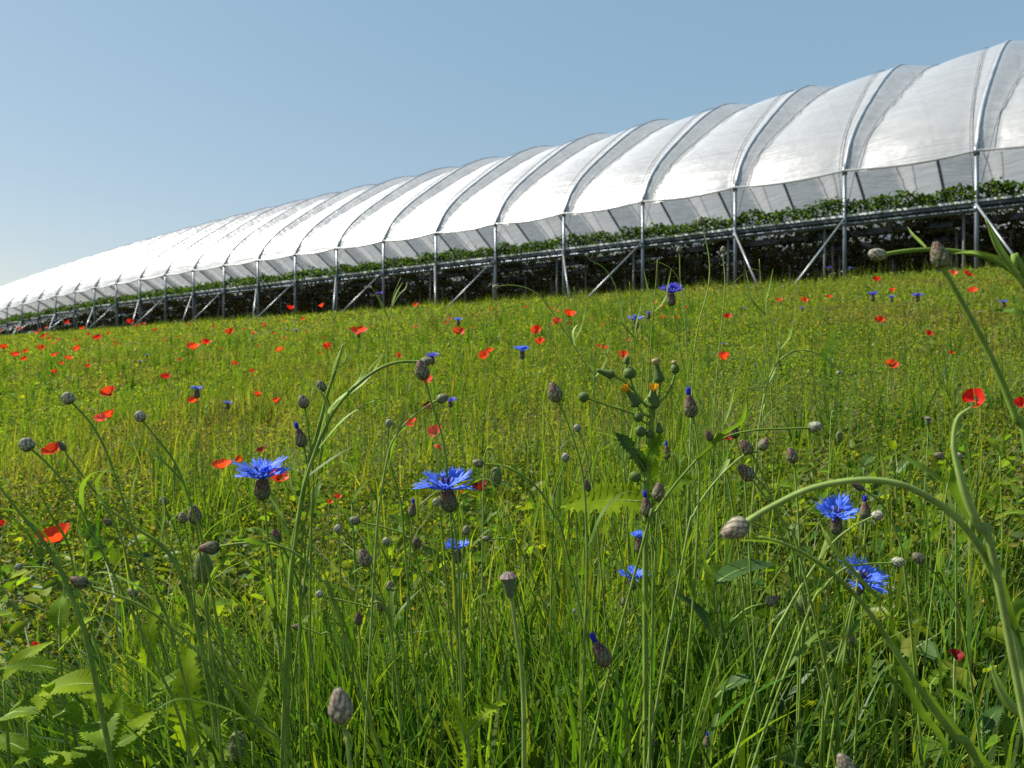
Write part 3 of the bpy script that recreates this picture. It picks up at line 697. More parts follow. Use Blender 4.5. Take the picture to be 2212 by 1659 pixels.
def florets(name, seed, mat, n=9, elev=18, spread=1.0, full=1.0, missing=()):
    """the ring of trumpet florets of a cornflower, radius 1, each split into pointed lobes"""
    r = random.Random(seed); mb = MB()
    for k in range(n):
        if k in missing: continue
        a = 2 * PI * (k + 0.35 * (r.random() - .5)) / n; e = math.radians(elev + r.uniform(-14, 14))
        L = (0.86 + 0.24 * r.random()) * spread
        d = np.array([math.cos(a) * math.cos(e), math.sin(a) * math.cos(e), math.sin(e)]); s = np.array([-math.sin(a), math.cos(a), 0.0]); u = np.cross(d, s) * -1
        tw = r.uniform(-0.5, 0.5); s2 = s * math.cos(tw) + u * math.sin(tw); u2 = np.cross(s2, d); s = s2
        p0, p1 = d * 0.06 + np.array([0, 0, .02]), d * 0.46 * L
        mb.add(*tube([p0, (p0 + p1) / 2 + u2 * .02, p1], [.030, .036, .06], 5, False))
        nl = r.choice([6, 7, 8])
        for q in range(nl):
            f = (q / (nl - 1) - .5) * 2; an = f * (0.55 + 0.15 * r.random()); ll = (0.54 - 0.12 * abs(f)) * L * r.uniform(.85, 1.15)
            dd = d * math.cos(an) + s * math.sin(an) + u2 * (0.12 - 0.25 * abs(f) + r.uniform(-.14, .14)); dd /= np.linalg.norm(dd)
            ss_ = np.cross(u2, dd); ss_ /= np.linalg.norm(ss_); b_ = p1 + s * f * .045 - d * .05; w_ = .052 * r.uniform(.8, 1.15); cu = u2 * r.uniform(-.06, .10)
            V = []
            for t, ww in ((0, .5), (.35, 1.0), (.7, .8), (1, .05)): V += [b_ + dd * ll * t - ss_ * w_ * ww + cu * t * t, b_ + dd * ll * t - u2 * w_ * .35 + cu * t * t, b_ + dd * ll * t + ss_ * w_ * ww + cu * t * t]
            Fc = []
            for i in range(3): Fc += [(3 * i, 3 * i + 1, 3 * i + 4, 3 * i + 3), (3 * i + 1, 3 * i + 2, 3 * i + 5, 3 * i + 4)]
            mb.add(V, Fc)
    return mb.mesh(name, mat)


def inner(name, seed):
    r = random.Random(seed); mb = MB()
    for k in range(16):
        a = r.uniform(0, 2 * PI); t = r.uniform(.1, .55); L = r.uniform(.28, .44); q = .05
        p0 = np.array([q * math.cos(a), q * math.sin(a), 0]); p1 = p0 + L * np.array([math.cos(a) * math.sin(t), math.sin(a) * math.sin(t), math.cos(t)])
        mb.add(*tube([p0, (p0 + p1) / 2 + [0, 0, .03], p1], [.016, .016, .022], 4))
    return mb.mesh(name, M_indigo)


FLORETS = {c: [florets('ray_florets', 10 * i + s, m, 13 if s < 2 else 11, e) for s, e in ((0, 24), (1, 30), (2, 36))] for i, (c, m) in enumerate((('blue', M_blue), ('violet', M_violet), ('pale', M_pale_blue)))}
INNER = [inner('disc_florets', 4), inner('disc_florets', 9)]


def orient(axis_, roll=0.0):
    z = Vector([float(v) for v in axis_]).normalized(); q = z.to_track_quat('Z', 'Y')
    return q.to_matrix().to_4x4() @ Matrix.Rotation(roll, 4, 'Z')


def axis_from(deg, toward=0.0):
    a = math.radians(deg); v = np.array([math.cos(a), -toward, math.sin(a)]); return v / np.linalg.norm(v)


def stem_path(pts, d, drift=0.0):
    """the pixel path of a stem at its own distance, carried on down to the soil"""
    q = [P(x, y, d + drift * i) for i, (x, y) in enumerate(pts)]
    last = q[-1]; prev = q[-2] if len(q) > 1 else last + [0, 0, .1]
    gz = float(ground(last[0], last[1]))
    if last[2] > gz + 0.02:
        dv = last - prev; dv /= np.linalg.norm(dv) + 1e-9
        h = last[2] - gz; sx = float(np.clip(dv[0] / max(-dv[2], 0.3), -0.7, 0.7)) * 0.55
        q.append(last + [sx * h * .5, 0.01, -h * .5]); x1, y1 = last[0] + sx * h * .8, last[1] + .015
        q.append(np.array([x1, y1, float(ground(x1, y1)) - 0.01]))
    return np.array(q)


def leaves_on(root, loc, path, nleaf, seed, mat, lo=0.35, hi=0.9, L=(0.05, 0.10), W=(0.003, 0.0052)):
    r = random.Random(seed); sp = spline(path, 6); n = len(sp)
    for k in range(nleaf):
        i = int(n * (lo + (hi - lo) * (k + r.random() * .8) / max(nleaf, 1))); i = min(max(i, 1), n - 2)
        t = sp[i - 1] - sp[i + 1]; t /= np.linalg.norm(t) + 1e-9
        a = r.uniform(0, 2 * PI); o = np.array([math.cos(a), 0.6 * math.sin(a), 0]); l = r.uniform(*L); w_ = r.uniform(*W)
        d1 = t * .8 + o * .5; d2 = t * .5 + o * .8
        pts = [sp[i], sp[i] + d1 * l * .4, sp[i] + d1 * l * .4 + d2 * l * .35, sp[i] + d1 * l * .4 + d2 * l * .35 + (o * .7 + np.array([0, 0, r.uniform(-.5, .5)])) * l * .35]
        v, f = ribbon(np.array(pts) - loc, [w_ * .6, w_, w_ * .8, w_ * .1], np.cross(o, [0, 0, 1.0]) + 1e-4, .3)
        link('leaf', mesh('leaf', v, f, mat), root)


TOP = 0.62      # share of the head's length that lies below its centre


def plant(name, label, cat, group, kind, x, y, deg, wpx, d, stem, toward=0.0, r0=None, leaves=2, mat=None, seed=0, florets_kind=None, spread_px=None, up=None, variant=0, mscale=(1, 1)):
    """one stem with its head: bud, opening bud, cornflower in bloom, poppy bud or seed capsule"""
    W = wpx * d / F * (.88 if kind == 'pale' else .92 if kind in ('ripe', 'tipped', 'green', 'dark') else 1); ax = axis_from(deg, toward); ln = HLEN[kind] * W
    c = P(x, y, d); base = c - ax * ln * 0.5
    path = [base + ax * ln * 0.06] + list(stem_path(stem, d)) if stem else [base, np.array([base[0], base[1], float(ground(base[0], base[1])) - .01])]
    path = np.array(path); loc = path[-1].copy(); loc[2] = float(ground(loc[0], loc[1]))
    root = thing(name, label, cat, loc, group)
    sp = spline(path - loc, 6); r0 = (r0 or max(0.0009, 0.080 * W)) * .88
    rad = r0 * np.interp(np.linspace(0, 1, len(sp)), [0, .04, .15, .6, 1], [1.5, 1.0, .9, 1.15, 1.35])
    link('stem', MB().add(*tube(sp, rad, 7)).mesh('stem', mat or M_stem), root)
    M0 = Matrix.Translation([float(v) for v in base - loc]) @ orient(ax, seed * 1.7)
    sc_ = Matrix.Diagonal((W * mscale[0], W * mscale[0], W * mscale[1], 1))
    pname = {'calyx': 'calyx', 'capsule': 'capsule'}.get(kind, 'bud')
    h = link(pname, HEADS[kind], root, M0 @ sc_)
    if kind == 'tipped': link('floret_tuft', TUFT, h)
    if kind == 'capsule': link('lid', LID, h)
    if florets_kind:
        Rr = spread_px * d / F / 2; top = base + ax * ln * 0.98; fax = up if up is not None else ax
        M1 = Matrix.Translation([float(v) for v in top - loc]) @ orient(fax, seed * 2.3) @ Matrix.Scale(Rr, 4)
        link('ray_florets', FLORETS[florets_kind][variant], root, M1); link('disc_florets', INNER[seed % 2], root, M1)
    leaves_on(root, loc, path, leaves, seed + 3, mat or M_blade)
    return root


# ------------------------------------------------------------------ poppies
def petal(name, seed, mat):
    """one crumpled fan of a poppy, base at the origin, reaching along +X and up"""
    r = random.Random(seed); nu, nv = 7, 9; V = []
    for i in range(nu):
        t = i / (nu - 1)
        for j in range(nv):
            f = (j / (nv - 1) - .5) * 2; an = f * 0.95 * (0.45 + .55 * t ** .5); rr = t * (1 - .16 * f * f + .03 * math.sin(7 * f + seed)) 
            z = 0.80 * t ** 1.25 + 0.05 * t * math.sin(9 * f + seed) + .03 * t * math.sin(17 * f + 2 * seed) - .12 * t * f * f
            V.append((rr * math.cos(an) * .92, rr * math.sin(an), z))
    Fc = [(i * nv + j, i * nv + j + 1, (i + 1) * nv + j + 1, (i + 1) * nv + j) for i in range(nu - 1) for j in range(nv - 1)]
    return MB().add(V, Fc).mesh(name, mat)


PETALS = {k: [petal('petal', s, m) for s in range(3)] for k, m in (('red', M_red), ('scarlet', M_scarlet), ('pink', M_pink), ('maroon', M_maroon))}
mb = MB().add(*tube([(0, 0, 0), (0, 0, .06), (0, 0, .16), (0, 0, .2)], [.06, .12, .13, .10], 8))
for j in range(22):
    a = j * .9; mb.add(*tube([(.08 * math.cos(a), .08 * math.sin(a), .02), (.26 * math.cos(a), .26 * math.sin(a), .16 + .05 * math.sin(j))], [.008, .022], 4))
PCENTRE = mb.mesh('seed_head', M_black)


def whole(name, key, seed):
    """petals and dark centre of a far poppy in one mesh"""
    mb = MB()
    for q in range(4):
        me = PETALS[key][(q + seed) % 3]; V = np.array([v.co for v in me.vertices]); a = q * PI / 2 + .3 * seed; sc_ = 1 if q % 2 == 0 else .92
        V = np.stack([V[:, 0] * math.cos(a) - V[:, 1] * math.sin(a), V[:, 0] * math.sin(a) + V[:, 1] * math.cos(a), V[:, 2]], 1) * sc_
        mb.add(V, [tuple(p.vertices) for p in me.polygons])
    return mb.mesh(name, {'red': M_red, 'scarlet': M_scarlet, 'pink': M_pink, 'maroon': M_maroon}[key])


WHOLE = {k: [whole('petals', k, s) for s in range(3)] for k in PETALS}


def dist_for(px, py, wpx, lo=0.21, hi=0.42, real=0.062):
    """how far off a bloom stands: from its size, kept to a believable height over the soil"""
    u, v = (px - CX) / F, (HY - py) / F; k = SLOPE * (.626 * u + .779) - v; d = real * F / wpx
    H = EYE - k * d
    if H < lo and k > 1e-4: d = (EYE - lo) / k
    if H > hi and k > 1e-4: d = (EYE - hi) / k
    dmax = (D0 - 0.35) / (.626 * u + .779)
    return min(max(d, 0.7), dmax)


def poppy(label, x, y, wpx, key='red', group='poppies in the meadow', deg=None, toward=None, d=None, seed=0, squash=1.0, detail=None):
    r = random.Random(seed * 13 + int(x)); d = d or dist_for(x, y, wpx)
    R = wpx * 1.22 * d / F / 2 / 0.98; deg = 90 + r.uniform(-28, 28) if deg is None else deg; toward = r.uniform(.1, 1.0) if toward is None else toward
    ax = axis_from(deg, toward); base = P(x, y, d) - ax * R * .3
    gx_, gy_ = base[0] + r.uniform(-.05, .05), base[1] + r.uniform(-.03, .05); gz = float(ground(gx_, gy_)); loc = np.array([gx_, gy_, gz])
    root = thing('poppy', label, 'poppy', loc, group)
    hgt = max(base[2] - gz, .03)
    sp = spline([base - loc, base - loc - ax * R * .6 + [0, 0, -.02], (base - loc) * .45 + [r.uniform(-.02, .02), 0, 0], [0, 0, -.01]], 5)
    link('stem', MB().add(*tube(sp, [.0011 if d < 4 else .0016, .0012 if d < 4 else .002], 5)).mesh('stem', M_stem_pale if d < 4 else M_stem), root)
    M0 = Matrix.Translation([float(v) for v in base - loc]) @ orient(ax, r.uniform(0, 6)) @ Matrix.Diagonal((R, R, R * squash, 1))
    if wpx >= 17 if detail is None else detail:
        for q in range(4):
            s_ = 1.0 if q % 2 == 0 else .9
            link('petal', PETALS[key][r.randrange(3)], root, M0 @ Matrix.Translation((0, 0, .02 * (q % 2))) @ Matrix.Rotation(q * PI / 2 + r.uniform(-.25, .25), 4, 'Z') @ Matrix.Rotation(r.uniform(-.35, .25), 4, 'Y') @ Matrix.Scale(s_, 4))
        link('seed_head', PCENTRE, root, M0)
    else:
        link('petals', WHOLE[key][r.randrange(3)], root, M0)
    return root

# ------------------------------------------------------------------ cornflowers in bloom
GB, GO, GF = 'cornflower buds in the near meadow', 'blue cornflowers in bloom', 'cornflowers farther up the meadow'
def bloom(label, x, y, deg, wpx, d, stem, spread, col='blue', toward=0.0, group=GO, seed=0, variant=0, up=None, leaves=2, ms=(1, 1)):
    return plant('cornflower', label, 'cornflower', group, 'calyx', x, y, deg, wpx, d, stem, toward, None, leaves, None, seed, col, spread, up, variant, ms)
bloom('large blue cornflower below the lone tall bud, wide open on a purple calyx', 969, 1082, 101, 35, .55, [(980, 1130), (990, 1220), (993, 1340), (1005, 1659)], 145, seed=1, up=axis_from(95, .10), variant=0)
bloom('large blue cornflower with a red poppy showing behind its petals', 567, 1058, 92, 32, .56, [(572, 1100), (578, 1150), (592, 1280), (612, 1500), (620, 1659)], 148, seed=2, up=axis_from(93, .02), variant=1)
bloom('deep blue cornflower with spread rays, under the blurred arching stem', 1806, 1136, 88, 26, .62, [(1802, 1160), (1795, 1230), (1785, 1330), (1780, 1500)], 122, seed=3, up=axis_from(96, .42), variant=2)
bloom('blue cornflower tipped to face the camera, crossed by a thin green stem', 1852, 1270, 70, 26, .60, [(1838, 1310), (1815, 1400), (1790, 1500), (1770, 1659)], 122, seed=4, up=axis_from(75, .45), variant=0, toward=.2)
bloom('small blue cornflower behind the stem of the large wide open one', 988, 1203, 90, 20, .80, [(990, 1230), (1000, 1340), (1010, 1500)], 72, seed=5, variant=2)
bloom('half open blue cornflower low in the grass under a blue tipped bud', 1384, 1180, 96, 25, .78, [(1390, 1210), (1400, 1330), (1408, 1500)], 56, seed=6, variant=2)
bloom('blue cornflower sunk among grass stalks with most of it hidden', 1367, 1262, 90, 17, .85, [(1370, 1290), (1380, 1420)], 80, seed=7, variant=0)
bloom('violet blue cornflower standing tall against the dark space under the tunnel', 1450, 648, 92, 19, 1.15, [(1454, 665), (1470, 760), (1490, 880), (1500, 1020)], 66, 'violet', seed=8, variant=2)
bloom('bluish pair member, the bigger cornflower just below the violet one', 1373, 703, 88, 13, 1.6, [(1376, 720), (1390, 800), (1395, 900)], 46, 'pale', seed=9, variant=1)
bloom('tiny cornflower beside the bigger one below the violet bloom', 1401, 684, 85, 8, 2.2, [(1403, 700), (1410, 780)], 20, 'pale', seed=10, group=GF, variant=1)
bloom('blue cornflower standing alone beside the scarlet poppies in mid meadow', 1128, 768, 92, 12, 1.75, [(1130, 790), (1136, 850), (1140, 930)], 44, 'blue', seed=11, variant=1)
bloom('blue cornflower peeping out behind the top of the lone tall bud', 934, 780, 90, 11, 2.0, [(935, 800), (938, 860)], 36, 'violet', seed=12, variant=1, leaves=1)
bloom('blue cornflower close beside a pale bud on a bent stem', 973, 874, 90, 10, 2.2, [(974, 890), (980, 940)], 34, 'violet', seed=13, variant=0, leaves=1)
bloom('small blue cornflower directly over a round red poppy in mid meadow', 990, 698, 90, 8, 3.3, [(991, 710), (994, 745)], 22, 'blue', seed=14, group=GF, leaves=1)
bloom('pale blue cornflower directly above a red poppy, on the open side of the meadow', 425, 852, 90, 13, 2.0, [(426, 870), (424, 930), (422, 990)], 36, 'pale', seed=15, group=GF, variant=2)
bloom('small grey blue cornflower between two orange poppies on a slanting stalk', 492, 879, 88, 9, 2.6, [(490, 895), (470, 960)], 24, 'pale', seed=16, group=GF, leaves=1)
bloom('rounded violet cornflower under a red poppy near the tunnel brace', 1885, 645, 90, 9, 2.9, [(1886, 660), (1890, 720)], 28, 'violet', seed=17, group=GF, variant=2)
bloom('small flat cornflower below a red bloom, between two bigger violet ones', 1926, 648, 90, 7, 3.6, [(1926, 660), (1928, 700)], 18, 'pale', seed=18, group=GF, leaves=1)
bloom('flat violet cornflower beside the stem of the nearest thick bud', 1982, 646, 90, 9, 2.9, [(1982, 660), (1985, 720)], 28, 'violet', seed=19, group=GF, variant=0)
bloom('pale violet cornflower at the edge of the meadow past the thick blurred stem', 2168, 659, 90, 8, 3.6, [(2168, 670), (2170, 720)], 23, 'pale', seed=20, group=GF, leaves=1)
bloom('small violet cornflower on a tall stalk before the shaded troughs', 820, 640, 90, 7, 4.2, [(821, 655), (826, 700), (830, 720)], 17, 'violet', seed=21, group=GF, leaves=1)
for i, (x, y, w_, t) in enumerate([(1563, 746, 11, 'faint blue cornflower right above an orange poppy in the open meadow'), (1632, 792, 10, 'faint blue cornflower on the drier yellowish part of the meadow'), (1733, 670, 14, 'little blue cornflower in the row of orange poppies below the brace'),
        (1790, 582, 12, 'pale cornflower in the weeds just below the tunnel posts'), (1836, 583, 11, 'pale cornflower against the foot of a tunnel leg'), (303, 785, 12, 'dark blue cornflower among the crowd of small orange poppies'),
        (640, 717, 10, 'tiny grey blue cornflower below the poppy at the foot of a brace'), (318, 770, 9, 'tiny cornflower beside the dark blue one among orange poppies'), (545, 735, 9, 'tiny pale cornflower past the clump of three red poppies'),
        (775, 726, 20, 'violet cornflower touching the lower side of an orange poppy'), (1608, 668, 9, 'tiny pale blue cornflower near the hairy tall bud stalk'), (118, 697, 9, 'tiny grey cornflower near the far end of the tunnel'), (70, 700, 8, 'very small grey cornflower farthest out along the meadow edge'), (265, 683, 8, 'tiny grey cornflower under the far braces of the tunnel')]):
    bloom(t, x, y, 90, w_ * .36, dist_for(x, y, w_, .2, .40, .042), [(x + .5, y + 8)], w_, 'pale' if i % 3 else 'violet', group=GF, seed=30 + i, variant=i % 3, leaves=0)

# ------------------------------------------------------------------ buds
def bud(kind, label, x, y, deg, wpx, d, stem, toward=0.0, leaves=2, mat=None, seed=None, r0=None, group=GB, ms=(1, 1)):
    cat = {'poppybud': 'poppy bud', 'capsule': 'poppy capsule'}.get(kind, 'cornflower bud')
    nm = {'poppybud': 'poppy_in_bud', 'capsule': 'poppy_seed_capsule'}.get(kind, 'cornflower_in_bud')
    return plant(nm, label, cat, group, kind, x, y, deg, wpx, d, stem, toward, r0, leaves, mat, seed if seed is not None else int(x + y), mscale=ms)
GT = 'blue tipped opening buds'
bud('tipped', 'slim bud with blue tip beside the cornflower that has a poppy behind it', 649, 946, 108, 27, .60, [(660, 985), (668, 1080), (652, 1180), (648, 1400)], group=GT)
bud('tipped', 'narrow bud with a long blue tuft below the large wide open cornflower', 891, 1102, 84, 19, .75, [(890, 1125), (885, 1200), (880, 1330)], group=GT)
bud('tipped', 'reddish bud with blue tuft crossing a leaning stem deep in the grass', 821, 1308, 112, 18, .75, [(830, 1335), (850, 1420)], group=GT)
bud('tipped', 'big dark purple bud with blue tip leaning over low in the grass', 1299, 1412, 117, 38, .52, [(1322, 1455), (1345, 1500), (1358, 1570), (1362, 1659)], group=GT, leaves=1)
bud('tipped', 'purple bud with round blue tip right above the half open cornflower', 1397, 1096, 98, 28, .60, [(1404, 1130), (1410, 1230), (1408, 1400)], group=GT)
bud('tipped', 'plump bud with a small blue tip next to the yellow sow thistle', 1491, 878, 97, 32, .56, [(1500, 915), (1510, 1000), (1508, 1120), (1498, 1290), (1480, 1500)], group=GT, leaves=1)
bud('tipped', 'small purple bud with spiky blue tip among the sow thistle leaves', 1440, 978, 92, 19, .80, [(1443, 1000), (1450, 1060), (1460, 1160)], group=GT)
bud('tipped', 'upright reddish bud with blue tip behind the spread cornflower', 1869, 1104, 92, 26, .64, [(1869, 1140), (1866, 1200), (1862, 1330)], group=GT)
bud('tipped', 'very small dark bud with blue tip at the bottom of the grass', 1527, 1602, 85, 16, .62, [(1526, 1630), (1525, 1659)], group=GT, leaves=1)
bud('tipped', 'little dark bud with a grey blue tip under the tilted cornflower', 1838, 1378, 105, 17, .75, [(1846, 1400), (1855, 1470)], group=GT)

bud('ripe', 'tallest lone bud over the large wide open cornflower, upright on a bent stem', 911, 800, 103, 34, .56, [(920, 830), (935, 880), (953, 935), (963, 990), (966, 1040), (975, 1140)], leaves=1)
bud('green', 'dark bud lying behind the head of the tallest lone bud', 921, 782, 15, 22, .58, [(905, 782), (860, 783), (820, 797), (780, 825), (735, 870), (705, 920), (680, 980), (655, 1060), (640, 1160), (625, 1300)], leaves=5, mat=M_stem, r0=.0014)
bud('ripe', 'purple tipped bud high on a slanting stem in the middle of the meadow', 1198, 848, 108, 34, .55, [(1212, 880), (1232, 930), (1256, 1010), (1265, 1100), (1268, 1240), (1262, 1400)], leaves=1)
bud('green', 'hairy edged bud left of the tall branching stalk, above a blue tipped one', 655, 868, 106, 25, .64, [(661, 895), (669, 960), (677, 1040), (672, 1160)], leaves=1)
bud('green', 'small greenish bud held just beside the tall branching stalk', 694, 834, 118, 22, .68, [(704, 852), (711, 880), (706, 930), (690, 1000)], leaves=0)
bud('pale', 'pale round bud, topmost of three leaning out over open grass', 147, 861, 130, 29, .56, [(160, 875), (196, 915), (225, 965), (248, 1025), (272, 1100), (300, 1180), (340, 1290), (380, 1400)], mat=M_stem)
bud('pale', 'pale round bud on a leaning stem, innermost of three over open grass', 303, 900, 125, 26, .57, [(315, 918), (345, 955), (375, 995), (397, 1045), (420, 1115), (445, 1210)], leaves=1)
bud('pale', 'pale round bud, lowest of three leaning out over open grass', 58, 961, 140, 33, .54, [(75, 977), (112, 1012), (150, 1060), (185, 1120), (220, 1190), (275, 1300), (340, 1440), (400, 1590)], leaves=2)
bud('ripe', 'upright purplish bud close behind a smaller green twin in the grass', 420, 1112, 95, 31, .58, [(424, 1140), (434, 1210), (445, 1320), (468, 1500), (480, 1659)])
bud('green', 'smaller green bud pressed against an upright purplish one', 395, 1119, 98, 20, .70, [(402, 1145), (412, 1210), (420, 1300)])
bud('green', 'small grey bud standing between leaning stems in open grass', 353, 1083, 112, 18, .80, [(360, 1102), (380, 1150), (395, 1200)])
bud('dark', 'dark red pointed bud lying flat on a stem that arches over the grass', 452, 1184, 184, 31, .50, [(478, 1180), (520, 1174), (568, 1172), (615, 1184), (650, 1205), (690, 1250), (730, 1330)], leaves=1)
bud('dark', 'dark red bud resting at the end of a long straight stem low in the grass', 170, 1257, 158, 28, .50, [(195, 1267), (250, 1285), (320, 1318), (400, 1383), (480, 1465), (560, 1560), (640, 1659)], leaves=1)
bud('poppybud', 'bristly green poppy bud right behind the dark red pointed bud', 440, 1225, 100, 38, .60, [(446, 1265), (450, 1340), (455, 1450)], group='poppy buds', leaves=0)
bud('ripe', 'brown hairy bud in mid grass to the side of the cornflower with the poppy', 788, 1206, 112, 31, .58, [(800, 1230), (820, 1275), (838, 1330), (850, 1400), (862, 1520)])
bud('dark', 'little red brown bud right under the cornflower with the poppy', 596, 1158, 110, 22, .68, [(604, 1178), (615, 1240), (622, 1330)], leaves=1)
bud('pale', 'small round bud near the foot of the tall branching stalk', 730, 1143, 90, 20, .85, [(731, 1160), (735, 1230)], leaves=1)
bud('pale', 'small round bud in the gap between the two large cornflowers', 834, 1170, 95, 19, .85, [(836, 1185), (842, 1260)], leaves=1)
bud('ripe', 'round brown bud turned to the camera below the blue tufted narrow bud', 900, 1172, 90, 22, .78, [(915, 1178), (945, 1195), (960, 1240)], .7, leaves=1)
bud('pale', 'round bud half hidden behind the calyx of the large wide open cornflower', 943, 1085, 110, 19, .75, [(948, 1100), (958, 1180)], leaves=0)
bud('green', 'pale green bud on a curved side stem near a distant blue bloom', 956, 861, 25, 22, .60, [(938, 868), (905, 890), (872, 920), (848, 955), (838, 985), (825, 1060), (812, 1180)], leaves=1, mat=M_stem_pale)
bud('pale', 'small white woolly bud beside the curved side stem', 841, 914, 90, 18, .72, [(839, 932), (838, 965), (845, 1010), (862, 1070), (872, 1150)], leaves=1)
bud('green', 'green bud nodding sideways at the end of an arching stem by the cornflower', 1033, 1001, 172, 20, .62, [(1050, 1003), (1090, 1008), (1130, 1028), (1165, 1060), (1195, 1110), (1222, 1180)], leaves=1)
bud('poppybud', 'drooping poppy bud under a hooked stalk', 1072, 1032, 270, 24, .80, [(1073, 1004), (1066, 978), (1056, 968), (1049, 978), (1046, 1010), (1044, 1080)], group='poppy buds', leaves=0, mat=M_stem_pale)
bud('pale', 'small dark capped bud halfway along the slanting stem of a purple tipped one', 1247, 925, 110, 18, .78, [(1256, 945), (1266, 980), (1275, 1030), (1285, 1090)], leaves=1)
bud('pale', 'pale bud pointing sideways at the end of the longest arched stem', 1757, 923, 8, 25, .56, [(1738, 925), (1690, 927), (1630, 930), (1575, 942), (1530, 968), (1490, 1010), (1450, 1058), (1410, 1115), (1395, 1150)], leaves=2, ms=(1, 1.3))
bud('dark', 'dark red bud in front of a scarlet poppy beside the longest arched stem', 1585, 931, 105, 24, .66, [(1592, 955), (1602, 1000), (1612, 1080)], leaves=0)
bud('ripe', 'fat rosy bud hanging over three neighbours on a slanted stem', 1611, 966, 128, 28, .60, [(1628, 988), (1655, 1045), (1690, 1130), (1710, 1180)], leaves=1)
bud('ripe', 'small dark rosy bud tilted outward at the end of a pale side stem', 1650, 960, 60, 23, .60, [(1640, 976), (1610, 982), (1570, 1015), (1530, 1060), (1500, 1110), (1480, 1180)], leaves=1, mat=M_stem_pale)
bud('ripe', 'largest rosy bud, lowest of the leaning group by the scarlet poppy', 1611, 1021, 132, 33, .55, [(1632, 1046), (1662, 1085), (1700, 1140), (1730, 1210)], leaves=1)
bud('ripe', 'upright brownish bud standing alone above the blurred arching stem', 1710, 984, 106, 27, .64, [(1716, 1010), (1722, 1080), (1727, 1180), (1728, 1300)], leaves=1)
bud('dark', 'tiny dark bud beside the pale stem behind the longest arched stem', 1531, 941, 118, 18, .76, [(1540, 958), (1562, 1010), (1580, 1080)], leaves=0)
bud('pale', 'small woolly bud on a thin bent stalk in the open middle ground', 1222, 988, 92, 20, .78, [(1218, 1008), (1204, 1045), (1196, 1085), (1194, 1150)], leaves=1)
bud('dark', 'dark nodding bud where the grass meets the slanting middle stem', 1267, 1050, 100, 20, .80, [(1272, 1065), (1300, 1085), (1325, 1140)], leaves=0)
bud('ripe', 'pinkish plump bud touching a blue tipped one under the sow thistle', 1423, 1063, 88, 30, .62, [(1421, 1090), (1416, 1180), (1412, 1300)], leaves=1)
bud('soft', 'big blurred rosy bud hanging at the tip of the near arching stem', 1588, 1143, 208, 44, .36, [(1622, 1122), (1665, 1096), (1740, 1060), (1815, 1042), (1890, 1038), (1960, 1052), (2030, 1090), (2090, 1145), (2140, 1230), (2178, 1330), (2200, 1430), (2220, 1560)], leaves=0, mat=M_stem_pale, r0=.0017)
bud('ripe', 'tall blurred bud crossing the dark troughs on the thickest stem', 2030, 556, 106, 38, .40, [(2043, 590), (2075, 648), (2110, 712), (2142, 775), (2170, 840), (2196, 910), (2225, 1010)], leaves=0, mat=M_stem, r0=.0017, ms=(1, 1.2))
bud('pale', 'pale bud on a sideways stem passing behind the tall blurred bud', 1900, 551, 172, 29, .44, [(1922, 548), (1965, 542), (2020, 540), (2085, 546), (2140, 560), (2190, 590), (2230, 640)], leaves=0, mat=M_stem, r0=.0015, ms=(1, 1.4))
bud('soft', 'out of focus pale bud rising from the bottom edge in front of the grass', 735, 1525, 98, 52, .34, [(742, 1568), (750, 1610), (756, 1659)], leaves=0, mat=M_stem_pale)
bud('pale', 'long pale bud lying over the tilted cornflower on a level stem', 1936, 1215, 2, 23, .58, [(1918, 1217), (1870, 1219), (1825, 1228), (1780, 1270), (1740, 1340)], leaves=1, ms=(1, 1.35))
bud('green', 'olive bud bowing outward past the tilted cornflower', 1984, 1206, 140, 24, .64, [(2000, 1222), (2025, 1245), (2060, 1300), (2085, 1380)], leaves=1)
bud('ripe', 'pale brown bud half buried in the bent grass tuft', 1668, 1298, 30, 23, .64, [(1655, 1304), (1610, 1318), (1570, 1360), (1545, 1420)], leaves=2)
bud('poppybud', 'upright slate green poppy bud at the edge of the bent grass tuft', 1733, 1302, 90, 22, .64, [(1733, 1325), (1732, 1400)], group='poppy buds', leaves=0)
bud('dark', 'little dark bud tucked against the slate green poppy bud', 1746, 1324, 25, 18, .65, [(1736, 1332), (1715, 1370)], leaves=0)
bud('pale', 'pale bud pointing away from the reddish blue tipped one on a slanting stem', 1893, 1115, 20, 23, .60, [(1876, 1121), (1840, 1140), (1800, 1172), (1755, 1230), (1700, 1320), (1650, 1430)], leaves=1, mat=M_stem_pale, ms=(1, 1.25))
bud('pale', 'tiny round bud right in front of the face of the tilted cornflower', 1853, 1240, 95, 15, .57, [(1852, 1258), (1846, 1300), (1830, 1380)], leaves=0)
bud('ripe', 'round brown bud facing out of the grass beside a smaller pale one', 655, 1272, 80, 20, .72, [(660, 1288), (668, 1350)], .6, leaves=1)
bud('green', 'small greenish brown bud right above a reddish blue tufted one', 842, 1266, 92, 19, .72, [(843, 1285), (846, 1360)], leaves=1)
bud('pale', 'smaller pale bud on a level stem beside the round brown one', 690, 1284, 150, 17, .66, [(702, 1289), (750, 1300), (795, 1312), (840, 1335)], leaves=0)
bud('dark', 'small bud lying sideways on a thin stem low in the dense grass', 641, 1355, 175, 16, .70, [(655, 1358), (690, 1370), (730, 1400)], leaves=1)
bud('dark', 'dark upright bud sunk in dense grass beneath a blue tufted one', 774, 1337, 95, 19, .74, [(776, 1360), (780, 1430)], leaves=1)
bud('green', 'pale green bud at the side of the stem of the large wide open cornflower', 1007, 1146, 80, 18, .74, [(1003, 1165), (998, 1230)], leaves=0)
bud('green', 'little bud pointing back towards the small hidden cornflower', 1050, 1164, 178, 14, .80, [(1062, 1165), (1100, 1166), (1130, 1200)], leaves=0)
